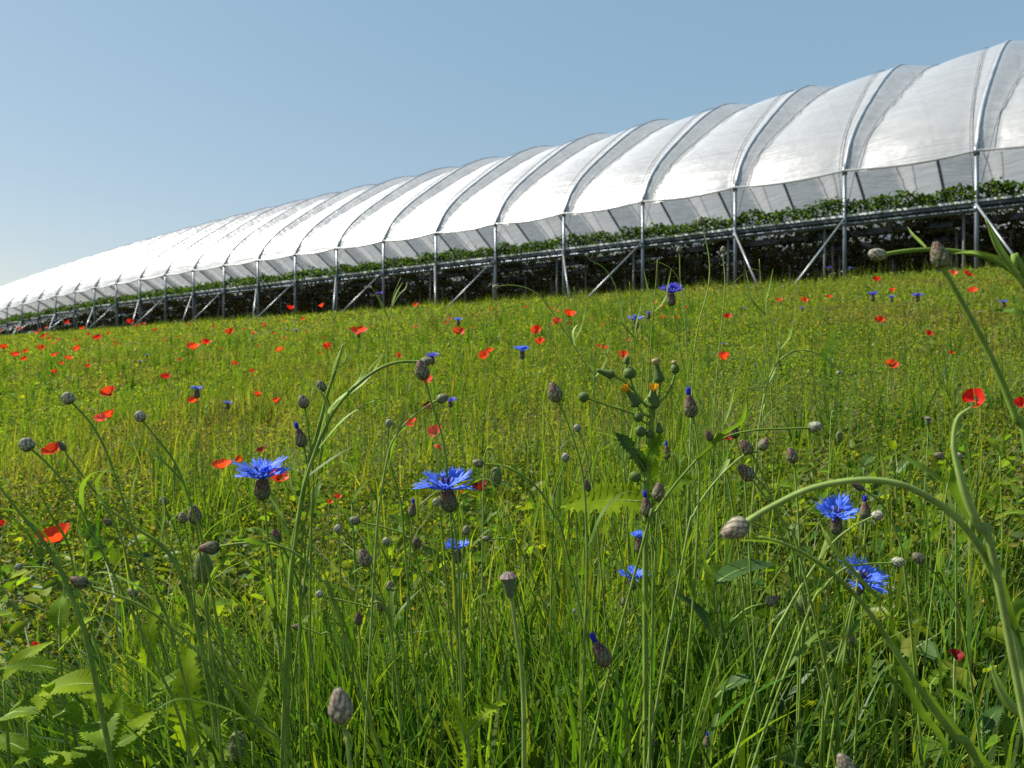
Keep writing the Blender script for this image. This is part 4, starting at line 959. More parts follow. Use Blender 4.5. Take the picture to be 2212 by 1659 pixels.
bud('green', 'oval green bud lying level between the two large cornflowers', 766, 1125, 165, 20, .70, [(785, 1130), (830, 1140), (875, 1158), (900, 1210)], leaves=1)
bud('green', 'grey bud on a short bent stem beneath the dark red low bud', 286, 1281, 140, 19, .72, [(298, 1290), (325, 1320), (345, 1380)], leaves=1)
bud('dark', 'tiny reddish bud among the leaning leaves on the open side', 232, 1128, 140, 15, .72, [(242, 1136), (275, 1165), (300, 1220)], leaves=1)
bud('pale', 'small grey bud with a level stem low over the leafy weeds', 40, 1225, 172, 16, .74, [(55, 1226), (100, 1228), (150, 1250), (180, 1310)], leaves=1)
bud('dark', 'slim dark closed bud close to an orange poppy on the open side', 135, 966, 128, 13, .66, [(146, 985), (180, 1030), (220, 1085), (255, 1150), (280, 1240)], leaves=2, ms=(1, 1.4))
bud('green', 'hairy tall bud standing out against the pale lip of the trough', 1514, 478, 95, 17, 1.0, [(1520, 500), (1532, 560), (1530, 620), (1512, 690), (1500, 760), (1495, 860)], leaves=1, mat=M_stem_pale)
bud('green', 'small bud on an upright stalk beside the brace, left of the hairy tall one', 1467, 540, 90, 12, 1.2, [(1468, 556), (1470, 610), (1480, 700)], leaves=1, mat=M_stem_pale)
bud('green', 'small bud on an upright stalk in front of a leg, past the hairy tall one', 1562, 540, 88, 13, 1.2, [(1562, 556), (1566, 610), (1560, 690), (1550, 790)], leaves=1, mat=M_stem_pale)
bud('pale', 'tiny bud on a thin bent stalk in front of the long diagonal brace', 1268, 551, 120, 9, 1.4, [(1275, 562), (1305, 580), (1330, 620), (1350, 700)], leaves=1, mat=M_stem_pale)
bud('pale', 'white nodding bud on an arching stem before the dark troughs', 1070, 621, 175, 13, 1.2, [(1082, 618), (1110, 617), (1145, 626), (1175, 650), (1210, 700), (1260, 780), (1300, 850)], leaves=1, mat=M_stem_pale)
bud('pale', 'tiny dark bud at the end of the wide arch beyond the scarlet poppy', 1812, 805, 300, 10, 1.1, [(1806, 794), (1785, 775), (1755, 760), (1725, 758), (1695, 770), (1672, 795), (1655, 840), (1640, 920), (1632, 1010)], leaves=4, mat=M_stem_pale, r0=.0012)
bud('green', 'olive green bud just beyond the thick blurred stem with the swelling', 2028, 985, 160, 18, .80, [(2040, 988), (2060, 1020), (2065, 1090)], leaves=0)
bud('pale', 'grey woolly bud just in front of the thick blurred stem with the swelling', 2071, 985, 95, 15, .80, [(2070, 1000), (2050, 1040), (2040, 1100)], leaves=0)
bud('dark', 'dark slim bud hidden under the near arching stem over the spread cornflower', 1856, 1053, 150, 16, .62, [(1875, 1065), (1905, 1090), (1935, 1150), (1955, 1240)], leaves=0, ms=(1, 1.3))
bud('soft', 'blurred pinkish bud only just rising over the bottom edge', 1826, 1652, 120, 36, .42, [(1840, 1690)], leaves=0)
bud('ripe', 'tiny brown bud near the bottom edge beneath the big leaning bud', 1410, 1565 + 40, 90, 14, .66, [(1410, 1625)], leaves=1)
bud('pale', 'tiny grey bud facing sideways beside the curved seed capsule stalk', 1240, 1320, 90, 10, .78, [(1240, 1335), (1238, 1380)], leaves=0)
bud('ripe', 'pale rosy bud in front of the calyx of the half open cornflower', 1348, 1190 + 110, 95, 13, .74, [(1350, 1320)], leaves=0)
bud('capsule', 'flat capped poppy seed capsule on a thick bristly stalk', 1100, 1268, 96, 34, .50, [(1106, 1300), (1116, 1370), (1126, 1440), (1131, 1530), (1132, 1659)], leaves=0, mat=M_stem_pale, r0=.0016, group='poppy seed capsules')
bud('poppybud', 'dark bristly poppy bud standing low by the bottom edge', 512, 1610, 92, 34, .60, [(513, 1650)], group='poppy buds', leaves=0, mat=M_leaf_dark)
bud('poppybud', 'small poppy bud nodding over the drier grass by the scarlet poppy', 1813, 945, 270, 14, 1.3, [(1813, 925), (1812, 895), (1802, 888), (1795, 905), (1792, 1000)], group='poppy buds', leaves=0, mat=M_stem_pale)
bud('capsule', 'small green seed capsule beyond the bent scarlet poppy', 2004, 912, 90, 13, 1.3, [(2004, 930), (2002, 990)], leaves=0, mat=M_stem_pale, group='poppy seed capsules')

# ------------------------------------------------------------------ sow thistle
def sow_thistle():
    d = .66; top = P(1405, 930, d); base = P(1395, 1659, d); base = np.array([base[0], d, 0]); base[2] = float(ground(base[0], d)); loc = base
    t = thing('sow_thistle', 'sow thistle with two yellow flowers and flask shaped green buds', 'sow thistle', loc)
    main = spline([P(1400, 858, d), P(1408, 905, d), P(1404, 960, d), P(1398, 1040, d), P(1394, 1200, d), base + [0, 0, .1], base - [0, 0, .01]], 6)
    link('stem', MB().add(*tube(main - loc, [.0014, .0022, .0024, .0024], 8)).mesh('stem', M_stem), t)
    for (x, y, deg, w_, kind, sx, sy, ms) in [(1308, 806, 163, 24, 'sow', 1398, 880, (1, 1.15)), (1360, 806, 96, 33, 'sowround', 1398, 880, (1, .8)), (1354, 778, 80, 14, 'sowround', 1360, 800, (1, 1.4)), (1421, 806, 102, 30, 'sow', 1404, 905, (1, 1.0)), (1458, 797, 95, 22, 'sowround', 1406, 890, (1, 1)),
            (1260, 858, 160, 26, 'sowround', 1390, 900, (1, .9)), (1378, 902, 140, 22, 'sowround', 1402, 910, (1, 1)), (1383, 932, 150, 26, 'sowround', 1402, 930, (1, 1)), (1424, 925, 95, 20, 'sow', 1404, 945, (1, .8)), (1362, 975, 118, 26, 'sow', 1398, 1040, (1, .9)), (1405, 938, 100, 24, 'sowround', 1404, 950, (1, .8)), (1372, 1030, 150, 26, 'sowround', 1396, 1060, (1, 1))]:
        W = .84 * w_ * d / F; ax = axis_from(deg, .05); ln = HLEN[kind] * W * ms[1]; b_ = P(x, y, d) - ax * ln * .5
        M0 = Matrix.Translation([float(v) for v in b_ - loc]) @ orient(ax) @ Matrix.Diagonal((W, W, W * ms[1], 1)); h = link('bud', HEADS[kind], t, M0)
        q = P(sx, sy, d); st = spline([b_, b_ - ax * .006 + (q - b_) * .3, q], 5)
        link('stalk', MB().add(*tube(st - loc, [.0009, .0013], 6)).mesh('stalk', M_stem), t)
        if (x, y) in ((1421, 806), (1458, 797)):
            mb = MB().add(*tube([(0, 0, HLEN[kind] * .93), (0, 0, HLEN[kind] + .2), (0, 0, HLEN[kind] + .38)], [.2, .34, .28], 9)); link('pappus', mb.mesh('pappus', M_straw), h)
    for (x, y, deg, q) in [(1366, 860, 125, (1402, 900)), (1412, 862, 92, (1406, 915))]:
        W = 25 * d / F; ax = axis_from(deg, .1); ln = 1.7 * W; b_ = P(x, y, d) - ax * ln * .5; loc_ = b_ - loc
        M0 = Matrix.Translation([float(v) for v in loc_]) @ orient(ax)
        h = link('flower', HEADS['sow'], t, M0 @ Matrix.Diagonal((W, W, W, 1)))
        mb = MB(); r = random.Random(int(x))
        for k in range(26):
            a = k * 2.4; o = np.array([math.cos(a), math.sin(a), 0]); rr = .16 + .10 * (k % 3) / 2; s = np.array([-o[1], o[0], 0]) * .05; p0 = o * rr * .8 + [0, 0, 1.55]; p1 = o * (rr * 1.5) + np.array([0, 0, 1.92]); p2 = o * (rr * 1.5 + .25 * r.random()) + np.array([0, 0, 2.1 + .12 * r.random()])
            mb.add([p0 - s * .6, p0 + s * .6, p1 + s, p1 - s, p2 + s * .8, p2 - s * .8], [(0, 1, 2, 3), (3, 2, 4, 5)])
        link('ray_florets', mb.mesh('ray_florets', M_yellow), h)
        e = P(*q, d); link('stalk', MB().add(*tube(spline([b_, b_ - ax * .008, e], 5) - loc, [.001, .0013], 6)).mesh('stalk', M_stem), t)
    return t, loc, d


def lobed(L, W, nseg, ser, curl, fold, seed, lobes=0, droop=0.0):
    """a toothed, creased leaf along +X with its midrib at y=0"""
    r = random.Random(seed); V = []; C = []
    for i in range(nseg + 1):
        t = i / nseg; w_ = W / 2 * (math.sin(PI * min(1, t ** .8 * .97 + .03)) ** .75)
        if lobes: w_ *= .45 + .55 * abs(math.sin(PI * lobes * t)) ** .6
        tooth = (1 + ser) if i % 2 == 0 else (1 - ser)
        x = L * t; z = curl * L * math.sin(PI * t * .9) - droop * L * t * t
        for s in (-1, -.5, 0, .5, 1):
            ww = w_ * abs(s) * (tooth if abs(s) == 1 else 1)
            V.append((x + (ser * .12 * L / nseg * 8 if abs(s) == 1 and i % 2 == 0 else 0) * .5, math.copysign(ww, s) if s else 0, z + fold * ww + .04 * W * math.sin(9 * t + seed + 2 * s) * abs(s) + .035 * W * math.sin(PI * (i + abs(s)) ) + (.03 * W if i % 2 else -.03 * W) * abs(s)))
    Fc = [(i * 5 + j, i * 5 + j + 1, (i + 1) * 5 + j + 1, (i + 1) * 5 + j) for i in range(nseg) for j in range(4)]
    return np.array(V), Fc


def leaf_at(root, loc, base, direction, normal, L, W, mat, seed, nseg=26, ser=.16, curl=.08, fold=.25, lobes=0, droop=.15):
    v, f = lobed(L, W, nseg, ser, curl, fold, seed, lobes, droop)
    x = np.array(direction, float); x /= np.linalg.norm(x); z = np.array(normal, float); z -= x * np.dot(x, z); z /= np.linalg.norm(z); y = np.cross(z, x)
    V = base - loc + v[:, :1] * x + v[:, 1:2] * y + v[:, 2:] * z
    rib = np.array([base - loc + L * t * x + (.08 * 0 + curl * L * math.sin(PI * t * .9) - droop * L * t * t - .0006) * z for t in np.linspace(0, .95, 9)])
    o = link('leaf', mesh('leaf', V, f, mat), root)
    link('midrib', MB().add(*tube(rib, [.0013, .0004], 5)).mesh('midrib', M_stem_pale), o)
    return o


st, sloc, sd_ = sow_thistle()
for (x, y, dx, dz, dy, L, W, m, lb) in [(1400, 1085, -1, .02, -.1, .075, .040, M_leaf_yellow, 3), (1398, 1040, .25, .9, .2, .05, .02, M_leaf_yellow, 3), (1396, 1020, -.55, .75, -.1, .045, .02, M_leaf_dark, 2), (1398, 1075, .9, .35, .3, .05, .025, M_leaf, 3), (1396, 1010, .3, .8, -.2, .032, .014, M_leaf, 3)]:
    leaf_at(st, sloc, P(x, y, sd_), (dx, dy, dz), (0.1, -.6, .8), L, W, m, int(x + y), 24, .2, .05, .2, lb, .1)


# ------------------------------------------------------------------ leafy weeds
def weed(label, x, y, d, leaves, height=.12, group='leafy weeds at the bottom of the meadow', name='leafy_weed', cat='weed'):
    b_ = P(x, y, d); gz = float(ground(b_[0], b_[1])); loc = np.array([b_[0], b_[1], gz]); t = thing(name, label, cat, loc, group)
    top = np.array([b_[0], b_[1], max(gz + height, b_[2])])
    link('stem', MB().add(*tube(spline([top - loc, (top - loc) * .5 + [.006, .004, 0], [0, 0, -.01]], 5), [.0012, .0022], 6)).mesh('stem', M_stem), t)
    for i, (h, az, el, L, W, m, lb, ser) in enumerate(leaves):
        p0 = loc + (top - loc) * h; a, e = math.radians(az), math.radians(el); dr = (math.cos(a) * math.cos(e), math.sin(a) * math.cos(e), math.sin(e))
        leaf_at(t, loc, p0, dr, (-.1 * math.cos(a), -.35, .9), L * .85, W * .8, m, i * 7 + int(x), 26, ser, .06, .22, lb, .25)
    return t
Y_, G_, D_ = M_leaf_yellow, M_leaf, M_leaf_dark
weed('weed with one long serrated bright leaf reaching out by the bottom edge', 240, 1620, .62, [(.9, 165, 16, .085, .030, Y_, 0, .22), (.95, 60, 45, .06, .028, Y_, 0, .2), (.8, 340, 20, .06, .022, Y_, 3, .25), (.7, 210, 10, .06, .03, G_, 0, .2), (.6, 300, 25, .055, .024, Y_, 3, .25), (1, 100, 70, .05, .02, G_, 0, .2)])
weed('weed with upright triangular leaves below the low dark red bud', 128, 1360, .64, [(1, 120, 50, .04, .020, G_, 0, .1), (.95, 20, 55, .042, .02, Y_, 0, .1), (.9, 200, 20, .05, .02, G_, 0, .12), (.8, 320, 15, .055, .024, G_, 0, .12), (.7, 250, 25, .045, .022, G_, 0, .12), (.85, 280, 40, .04, .02, Y_, 0, .1)], .2)
weed('weed with a large plain leaf hanging half in shade among the grass', 215, 1480, .62, [(1, 190, 5, .055, .032, Y_, 0, .1), (.9, 300, 10, .06, .034, G_, 0, .12), (.8, 30, 30, .06, .02, G_, 0, .15), (.75, 150, 30, .05, .026, G_, 0, .1), (.6, 240, 10, .05, .028, D_, 0, .1)], .15)
weed('weed with a tall lobed leaf that glows between the leaning grass blades', 405, 1590, .60, [(.95, 115, 70, .10, .032, Y_, 4, .25), (.8, 60, 40, .07, .026, G_, 4, .25), (.7, 200, 30, .07, .028, Y_, 4, .25), (.5, 330, 20, .06, .022, G_, 3, .25), (.9, 20, 60, .06, .018, Y_, 3, .2)], .12)
weed('yellow green thistle with curled spiny leaves rising from the bottom edge', 1010, 1590, .52, [(1, 35, 35, .045, .013, Y_, 4, .5), (.95, 130, 70, .05, .013, Y_, 5, .5), (.8, 165, 40, .05, .014, Y_, 5, .5), (.75, 350, 55, .05, .013, Y_, 5, .5), (.55, 200, 60, .055, .014, Y_, 5, .5), (.6, 300, 50, .05, .014, Y_, 5, .5), (.9, 80, 80, .045, .012, Y_, 4, .5), (.4, 20, 60, .05, .014, Y_, 5, .5)], .14, name='thistle', cat='thistle')
weed('plant with a broad dark leaf shaded behind the blurred rosy bud', 1545, 1260, .74, [(1, 15, 22, .08, .028, D_, 0, .06), (.8, 190, 60, .07, .022, D_, 0, .06), (.6, 320, 45, .06, .02, D_, 0, .08), (.9, 100, 70, .06, .015, G_, 0, .1)], .2)
weed('weed with small toothed leaves under the tilted cornflower', 2010, 1480, .78, [(1, 30, 30, .04, .016, G_, 3, .3), (.9, 150, 40, .04, .016, Y_, 3, .3), (.7, 260, 30, .045, .018, G_, 3, .3), (.6, 340, 20, .045, .018, G_, 3, .3), (.8, 80, 60, .04, .014, Y_, 3, .3)], .1)
weed('weed with blunt leaves in the open patch beside the small red flower', 2120, 1540, .66, [(1, 150, 40, .035, .014, G_, 0, .15), (.9, 20, 45, .04, .016, D_, 0, .15), (.7, 320, 20, .045, .018, G_, 0, .2), (.5, 210, 15, .04, .018, G_, 0, .15)], .07)
weed('low bright weed between the grass and the leafy corner', 60, 1560, .66, [(1, 60, 50, .05, .022, Y_, 0, .15), (.9, 170, 20, .05, .022, G_, 0, .15), (.7, 300, 20, .05, .022, G_, 0, .15), (.8, 250, 40, .05, .02, Y_, 2, .2), (.5, 120, 20, .05, .024, D_, 0, .15)], .12)
weed('tall weed with pointed glowing leaves between the leaning stems and the poppy bud', 318, 1450, .66, [(1, 100, 75, .07, .020, Y_, 3, .2), (.9, 20, 45, .06, .020, G_, 0, .15), (.85, 190, 35, .07, .024, Y_, 3, .2), (.7, 300, 30, .07, .024, G_, 3, .2), (.6, 140, 30, .06, .022, G_, 0, .15), (.5, 230, 20, .06, .022, D_, 0, .15)], .17)
weed('weed half cut by the edge with plain oval leaves, lowest of the leafy corner', 8, 1470, .64, [(1, 40, 45, .05, .024, Y_, 0, .08), (.9, 330, 25, .055, .026, G_, 0, .08), (.7, 280, 20, .05, .024, G_, 0, .1), (.6, 80, 30, .05, .024, D_, 0, .1), (.5, 10, 15, .06, .026, Y_, 0, .1)], .15)
weed('weed with slender toothed leaves beside the dark bristly poppy bud', 545, 1600, .62, [(1, 80, 70, .065, .014, G_, 4, .3), (.9, 160, 50, .06, .015, Y_, 4, .3), (.8, 10, 40, .06, .015, G_, 4, .3), (.6, 220, 35, .06, .016, Y_, 4, .3), (.5, 320, 30, .06, .016, G_, 4, .3)], .14)
weed('weed with feathery leaves under the level green bud', 760, 1090, 1.05, [(1, 40, 60, .05, .012, G_, 4, .3), (.9, 140, 50, .05, .012, G_, 4, .3), (.7, 0, 35, .055, .014, G_, 4, .3), (.6, 190, 35, .055, .014, G_, 4, .3), (.4, 300, 35, .05, .014, Y_, 4, .3)], .16)
weed('grey green weed with toothed leaves past the lone rosy bud', 1865, 1010, 1.35, [(1, 30, 40, .05, .024, D_, 3, .3), (.9, 150, 35, .05, .024, G_, 3, .3), (.7, 250, 30, .055, .024, D_, 3, .3), (.7, 330, 30, .055, .024, D_, 3, .3), (.5, 200, 20, .05, .024, G_, 3, .3)], .12)
weed('bright weed with drooping pointed leaves beyond the swollen blurred stem', 2160, 985, 1.2, [(1, 130, 60, .05, .018, Y_, 0, .15), (.9, 20, 40, .05, .018, Y_, 0, .15), (.8, 250, 20, .05, .02, G_, 0, .15), (.6, 320, 20, .05, .02, G_, 2, .25)], .14)

# tall branching stalk: a cornflower shoot with clustered linear leaves and no open flower
def shoot(label, main, d, r_, tufts, mat=M_stem, group='flowerless cornflower shoots', head_=None):
    p = stem_path(main, d); loc = p[-1].copy(); loc[2] = float(ground(loc[0], loc[1])); t = thing('cornflower_shoot', label, 'cornflower shoot', loc, group)
    link('stem', MB().add(*tube(spline(p - loc, 6), r_, 7)).mesh('stem', mat), t)
    for pts, wpx in tufts:
        q = np.array([P(x, y, d + .004 * i) for i, (x, y) in enumerate(pts)]) - loc; w_ = wpx * d / F
        v, f = ribbon(q, [w_ * .7, w_, w_ * .75, w_ * .08], np.array([.8, -.5, .2]), .3); link('leaf', mesh('leaf', v, f, mat if wpx < 12 else M_blade), t)
    return t
shoot('tall branching stalk with narrow leaves clustered at its top', [(741, 745), (725, 800), (708, 850), (690, 920), (668, 1000), (650, 1090), (632, 1200), (622, 1400)], .60, [.0008, .0014, .0018, .0022, .0024],
      [([(715, 830), (722, 790), (735, 760), (746, 738)], 9), ([(725, 800), (742, 790), (748, 770), (744, 755)], 8), ([(690, 915), (725, 870), (765, 835), (828, 762)], 10), ([(745, 860), (790, 825), (812, 795), (830, 758)], 9), ([(735, 865), (755, 845), (775, 820), (790, 785)], 8),
       ([(660, 1035), (700, 1005), (745, 975), (782, 960)], 13), ([(672, 985), (690, 940), (700, 905), (722, 880)], 10), ([(680, 960), (700, 930), (712, 900), (716, 870)], 8), ([(648, 1090), (630, 1050), (625, 1010), (618, 975)], 7)])
shoot('blurred swollen stem with a looping top beside the near arching stem', [(2098, 880), (2068, 905), (2060, 960), (2072, 1020), (2090, 1080), (2120, 1150), (2150, 1230)], .35, [.0006, .0011, .0020, .0017, .0016],
      [([(2070, 1010), (2062, 1050), (2078, 1090), (2110, 1140)], 26), ([(2040, 1040), (1995, 1010), (1965, 995), (1940, 975)], 12), ([(2130, 1180), (2160, 1270), (2190, 1360), (2225, 1480)], 26)], M_stem_pale)
shoot('blurred shoot whose long leaf sweeps down from the rosy bud to the bottom edge', [(1640, 1160), (1700, 1178), (1780, 1225), (1860, 1300), (1930, 1400), (1995, 1500), (2060, 1590), (2120, 1670)], .40, [.0007, .0011, .0016, .0022, .0026],
      [([(1990, 1490), (2040, 1560), (2100, 1620), (2170, 1690)], 30), ([(1600, 1168), (1680, 1175), (1730, 1195), (1790, 1240)], 15), ([(1940, 1440), (1990, 1540), (2030, 1590), (2060, 1670)], 20), ([(1905, 1300), (1840, 1230), (1790, 1170), (1770, 1125)], 11)], M_stem)
shoot('blurred shoot with upright blades at the edge by the thick bud', [(2130, 475), (2150, 530), (2180, 575), (2215, 620), (2260, 700)], .42, [.0004, .0011, .0018, .0024],
      [([(2200, 600), (2172, 560), (2150, 520), (2128, 470)], 16), ([(2172, 560), (2120, 548), (2090, 545), (2060, 548)], 9), ([(2000, 535), (1985, 520), (1970, 505), (1960, 490)], 6), ([(2225, 680), (2190, 674), (2170, 672), (2145, 668)], 14)], M_stem)
shoot('blurred blade curving up out of the bottom corner', [(2140, 1440), (2160, 1490), (2190, 1530), (2230, 1570), (2280, 1640)], .40, [.0004, .0016, .0024, .0026],
      [([(2230, 1560), (2180, 1520), (2155, 1475), (2140, 1430)], 24), ([(2240, 1300), (2205, 1310), (2190, 1340), (2195, 1390)], 26)], M_stem_pale)
shoot('thick blade pair leaning in from the edge beside the leafy weeds', [(-10, 1040), (40, 1105), (90, 1165), (130, 1230), (170, 1330), (200, 1440)], .52, [.0005, .0012, .0016, .0018, .0018],
      [([(0, 1100), (40, 1110), (90, 1150), (150, 1240)], 16), ([(170, 1290), (150, 1180), (110, 1110), (75, 1045)], 12), ([(95, 1210), (60, 1150), (20, 1110), (-10, 1085)], 12), ([(180, 1300), (186, 1200), (170, 1140), (185, 1075)], 9)], M_stem)
shoot('leaning leafy shoot with a drooping grey tip among the pale round buds', [(215, 1085), (250, 1110), (300, 1145), (345, 1175), (380, 1220), (410, 1300), (440, 1420)], .58, [.0006, .0013, .0018, .0022],
      [([(240, 1100), (225, 1085), (215, 1075), (205, 1055)], 12), ([(300, 1150), (285, 1090), (288, 1050), (300, 1010)], 9), ([(345, 1180), (355, 1110), (350, 1060), (358, 1010)], 8), ([(370, 1200), (330, 1170), (290, 1165), (250, 1150)], 10), ([(400, 1260), (372, 1180), (350, 1140), (340, 1120)], 9)], M_stem)
shoot('slender shoot with a needle of leaves before the dark end of the troughs', [(866, 600), (850, 640), (842, 690), (838, 740)], 2.4, [.001, .0016, .002], [([(842, 680), (850, 650), (858, 630), (870, 610)], 5), ([(840, 690), (826, 660), (815, 640), (800, 615)], 5), ([(842, 670), (860, 640), (875, 625), (880, 612)], 5)], M_stem_pale)
for i, (x, y, d) in enumerate([(1360, 610, 1.25), (1420, 560, 1.1), (1640, 560, 1.4), (1390, 760, 1.0), (1290, 700, 1.2), (1560, 800, 1.0), (1340, 880, .9), (1655, 720, 1.3), (1690, 640, 1.5), (1240, 620, 1.5)]):
    r = random.Random(i); sx = r.uniform(-30, 30)
    tf = [([(x + sx * .5, y + 120), (x + s * 14, y + 90), (x + s * 22, y + 60), (x + s * 30, y + 20)], 5) for s in (-1, 1)]
    lab = ['thin upright shoot before the shaded troughs on the brace side of the violet cornflower', 'thin shoot crossing the diagonal brace beside the violet cornflower', 'thin shoot before the brace to the far side of the hairy tall bud', 'thin shoot above the round green sow thistle buds', 'thin shoot leaning beside the long diagonal brace',
           'thin shoot between the plump blue tipped bud and the orange poppy', 'thin shoot close behind the stalked green sow thistle bud', 'thin shoot rising out of the wide arch near the orange poppies', 'thin shoot below the foot of the second brace', 'thin shoot in front of the first long brace, far from the flowers'][i]
    shoot(lab, [(x, y), (x + sx * .2, y + 70), (x + sx * .6, y + 170), (x + sx, y + 320)], d, [.0006, .001, .0014], tf, M_stem)

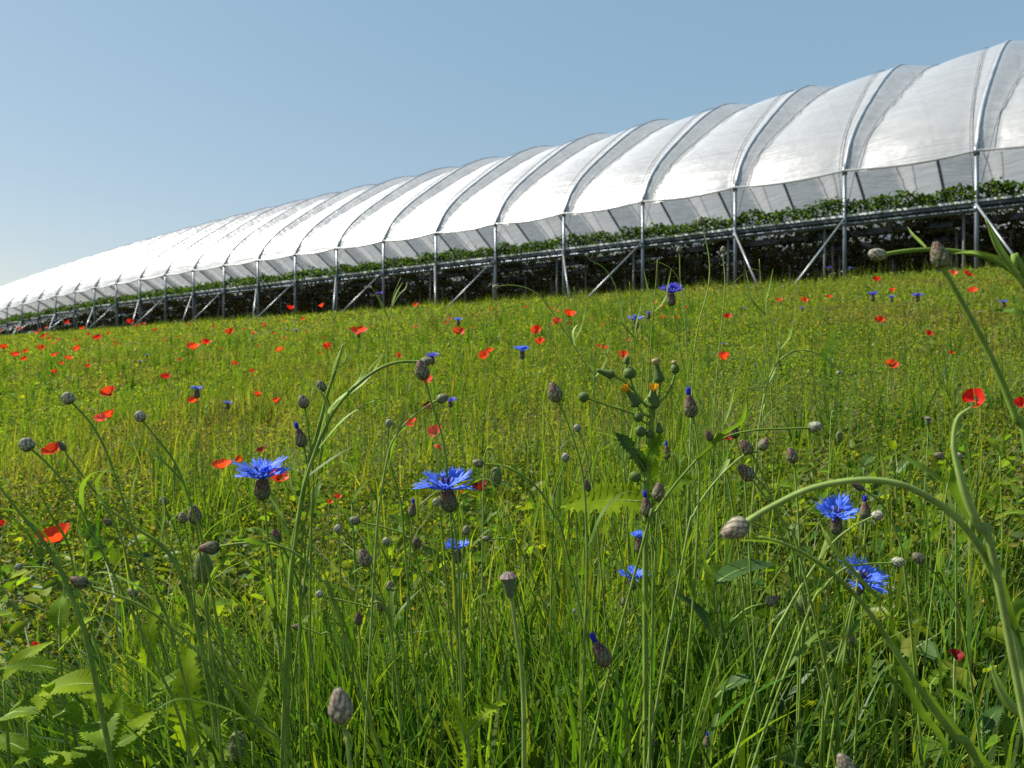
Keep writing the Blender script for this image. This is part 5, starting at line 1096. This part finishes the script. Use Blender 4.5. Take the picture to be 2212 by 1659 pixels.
# ------------------------------------------------------------------ poppies, nearest first
GP = 'poppies in the meadow'
PL = [
    (120, 1163, 62, 'red', 'broad orange red poppy low by the leaning leaves at the edge', dict(deg=92, toward=.4, squash=.95)),
    (600, 1034, 42, 'red', 'red poppy tucked behind the petals of a large cornflower', dict(deg=85, toward=.35, squash=.9)),
    (480, 1007, 38, 'red', 'red poppy just beyond the tip of a large cornflower', dict(deg=95, toward=.35, squash=.9)),
    (519, 995, 22, 'red', 'small orange poppy right beside the red one past the cornflower tip', {}),
    (565, 973, 18, 'maroon', 'dark red poppy in shade above a large cornflower', {}),
    (115, 974, 34, 'red', 'flat orange poppy between two leaning pale buds', dict(deg=88, toward=.7)),
    (216, 908, 26, 'pink', 'shaded pinkish poppy joined to a bright orange one', dict(deg=80, toward=.3)),
    (236, 899, 28, 'red', 'bright orange poppy joined to a shaded pinkish one', dict(deg=100, toward=.3)),
    (237, 850, 30, 'red', 'tall orange poppy with a drooping lower petal, alone in open grass', dict(deg=80, toward=.8)),
    (420, 866, 24, 'red', 'orange red poppy right below a pale blue cornflower', {}),
    (557, 854, 17, 'red', 'small orange poppy on the green slope beside a fainter one', {}),
    (597, 867, 18, 'red', 'fainter orange poppy near the hairy edged bud', {}),
    (358, 816, 19, 'scarlet', 'small red poppy alone above the innermost pale round bud', {}),
    (418, 751, 24, 'red', 'wider red poppy of a touching pair under the far braces', dict(deg=95, toward=.4)),
    (444, 741, 20, 'scarlet', 'smaller deep red poppy of a touching pair under the far braces', {}),
    (495, 720, 19, 'red', 'round red poppy below the middle braces', dict(toward=.8)),
    (605, 757, 17, 'red', 'small red poppy on the slope past the clump under the braces', {}),
    (707, 752, 21, 'red', 'orange red poppy just past the tip of the tall branching stalk', {}),
    (628, 667, 17, 'scarlet', 'scarlet poppy close to the foot of a brace at the meadow edge', {}),
    (695, 661, 13, 'red', 'small red poppy beside a vertical brace at the meadow edge', {}),
    (897, 660, 12, 'red', 'small red poppy next to the upright white brace', {}),
    (775, 717, 32, 'red', 'glowing orange poppy with a violet cornflower at its side', dict(deg=80, toward=.4)),
    (990, 719, 23, 'red', 'round red poppy with a dark heart under a small blue cornflower', dict(deg=70, toward=.9)),
    (941, 934, 30, 'pink', 'salmon poppy partly behind the bent stem of the tallest bud', dict(deg=110, toward=.7)),
    (948, 963, 18, 'pink', 'lower salmon poppy hanging along the bent stem of the tallest bud', dict(deg=250, toward=.4)),
    (888, 912, 26, 'red', 'flat red poppy beside the curved side stem', dict(squash=.5)),
    (925, 880, 22, 'maroon', 'shaded red poppy crossed by the curved side stem', {}),
    (920, 822, 26, 'red', 'red poppy right behind the base of the tallest bud', {}),
    (860, 770, 14, 'red', 'small blurred orange poppy near the arching stem top', {}),
    (1046, 771, 24, 'red', 'orange poppy of a ragged pair in mid meadow', {}),
    (1058, 759, 17, 'red', 'upper small poppy of a ragged pair in mid meadow', {}),
    (1157, 717, 25, 'red', 'round red poppy showing its open face in mid meadow', dict(deg=90, toward=1.0)),
    (1165, 741, 22, 'red', 'dull orange poppy just under the open faced one', {}),
    (1230, 681, 27, 'red', 'tallest red poppy of a cluster near the big braces', dict(deg=85, toward=.3)),
    (1202, 697, 20, 'scarlet', 'lower red poppy of a cluster near the big braces', {}),
    (1228, 700, 14, 'maroon', 'small dark poppy beneath the tallest one of the cluster', {}),
    (1293, 749, 12, 'red', 'one of two tiny side by side poppies, farther from the sow thistle', {}),
    (1307, 752, 12, 'scarlet', 'one of two tiny side by side poppies, closer to the sow thistle', {}),
    (1346, 768, 20, 'red', 'red poppy behind the topmost bud of the sow thistle', {}),
    (1563, 775, 28, 'red', 'orange red poppy on open grass past the plump blue tipped bud', dict(deg=95, toward=.3)),
    (1572, 685, 15, 'scarlet', 'small poppy beside a thin upright stalk beneath the posts', {}),
    (1571, 945, 32, 'scarlet', 'scarlet poppy behind a dark red bud and a long arched stem', dict(deg=100, toward=.4)),
    (1925, 788, 23, 'red', 'ragged orange poppy alone in the drier grass', {}),
    (1900, 693, 23, 'red', 'orange poppy below two violet cornflowers', dict(squash=.7)),
    (1893, 605, 17, 'scarlet', 'scarlet poppy standing against the shade under the tunnel', {}),
    (1927, 628, 13, 'scarlet', 'small red poppy over a flat pale cornflower', {}),
    (2091, 593, 19, 'scarlet', 'bright scarlet poppy at the meadow edge past the thick stem', {}),
    (2059, 591, 15, 'pink', 'pinkish red poppy next to the thick stem at the meadow edge', {}),
    (2100, 628, 21, 'red', 'wide red poppy below the scarlet one past the thick stem', dict(squash=.6)),
    (2105, 861, 42, 'scarlet', 'large scarlet poppy seen side on, tilted on its bent stalk', dict(deg=150, toward=.4, squash=.8)),
    (2206, 876, 30, 'scarlet', 'red poppy cut by the picture edge near the tilted scarlet one', {}),
    (2006, 722, 16, 'scarlet', 'small red poppy with a dark heart in the open field', dict(toward=.9)),
    (1790, 642, 13, 'red', 'small orange poppy below the second brace, nearer its foot', {}),
    (1738, 650, 15, 'red', 'small orange poppy next to a little blue cornflower', {}),
    (1682, 650, 14, 'red', 'small dull poppy at the foot of the long brace', {}),
    (2055, 763, 12, 'red', 'small orange poppy between the thick stem and open grass', {}),
    (2064, 1418, 28, 'maroon', 'small crumpled dark red poppy low in the open patch', dict(deg=95, toward=.5, d=.72)),
    (75, 1395, 15, 'scarlet', 'tiny scarlet poppy low among the leafy weeds', dict(d=.85)),
    (1397, 1447, 18, 'scarlet', 'folded red petal poppy hidden deep among grass stalks', dict(deg=180, toward=.1, d=.8, squash=.6)),
    (3, 1134, 18, 'scarlet', 'red poppy half out of the picture by the leaning leaves', {}),
    (730, 1075, 15, 'red', 'small red poppy glimpsed between stalks below the branching stalk', {}),
    (712, 1086, 13, 'red', 'smaller orange poppy glimpsed just under another below the branching stalk', {}),
    (1038, 1055, 34, 'maroon', 'dark crimson poppy in shade between the large cornflower and a hooked bud', dict(toward=.4)),
    (8, 752, 18, 'red', 'red poppy at the extreme edge of the far meadow', {}), (32, 768, 18, 'red', 'orange poppy second from the edge of the far meadow', {}), (57, 759, 13, 'red', 'small orange poppy above its neighbour near the far edge', {}),
    (52, 777, 15, 'red', 'small orange poppy below its neighbour near the far edge', {}), (89, 753, 14, 'red', 'round orange poppy on its own in the crowded far meadow', dict(toward=.8)), (210, 731, 17, 'scarlet', 'scarlet poppy with a dark heart, biggest below the far braces', {}),
    (168, 755, 17, 'red', 'orange poppy with an open face in the crowded far meadow', dict(toward=.9)), (148, 775, 17, 'red', 'orange red poppy lowest of the crowded far group', {}), (116, 768, 13, 'red', 'faint orange poppy in the middle of the crowded far group', {}),
    (132, 786, 11, 'red', 'tiny poppy just under the crowded far group', {}), (118, 804, 11, 'red', 'tiny orange poppy alone below the crowded far group', {}), (190, 792, 11, 'red', 'tiny orange poppy beyond the topmost pale round bud', {}),
    (94, 727, 11, 'scarlet', 'small red poppy before the far end of the troughs', {}), (146, 697, 12, 'scarlet', 'small scarlet poppy right at the foot of the far tunnel', {}), (177, 710, 11, 'red', 'small orange poppy just below the foot of the far tunnel', {}),
    (281, 697, 14, 'scarlet', 'scarlet poppy at the foot of the third far brace', {}), (508, 787, 13, 'red', 'small orange poppy under the round red one', {}), (545, 803, 11, 'red', 'tiny poppy on the green slope under the braces', {}),
    (1000, 1065, 9, 'red', 'speck of a poppy between the large cornflower and a drooping bud', {}), (655, 690, 10, 'red', 'tiny poppy below the scarlet one at the brace foot', {}),
]
for i, (x, y, w_, key, lab, kw) in enumerate(PL):
    poppy(lab, x, y, w_, key, GP, seed=i, **kw)
# a drift of far poppies that nothing tells apart
r = random.Random(21)
for i in range(62):
    if i < 40: x = r.uniform(0, 620); y = 706 - x * .035 + abs(r.gauss(0, 1)) * 32 + 4
    else: x = r.uniform(620, 1750); y = 684 - (x - 620) * .055 + abs(r.gauss(0, 1)) * 30 + 6
    poppy('tiny orange red poppy among its likes scattered over the far meadow', x, y, r.uniform(5.5, 8.5), r.choice(['red', 'red', 'scarlet', 'pink']), 'distant poppies scattered over the meadow', seed=200 + i)
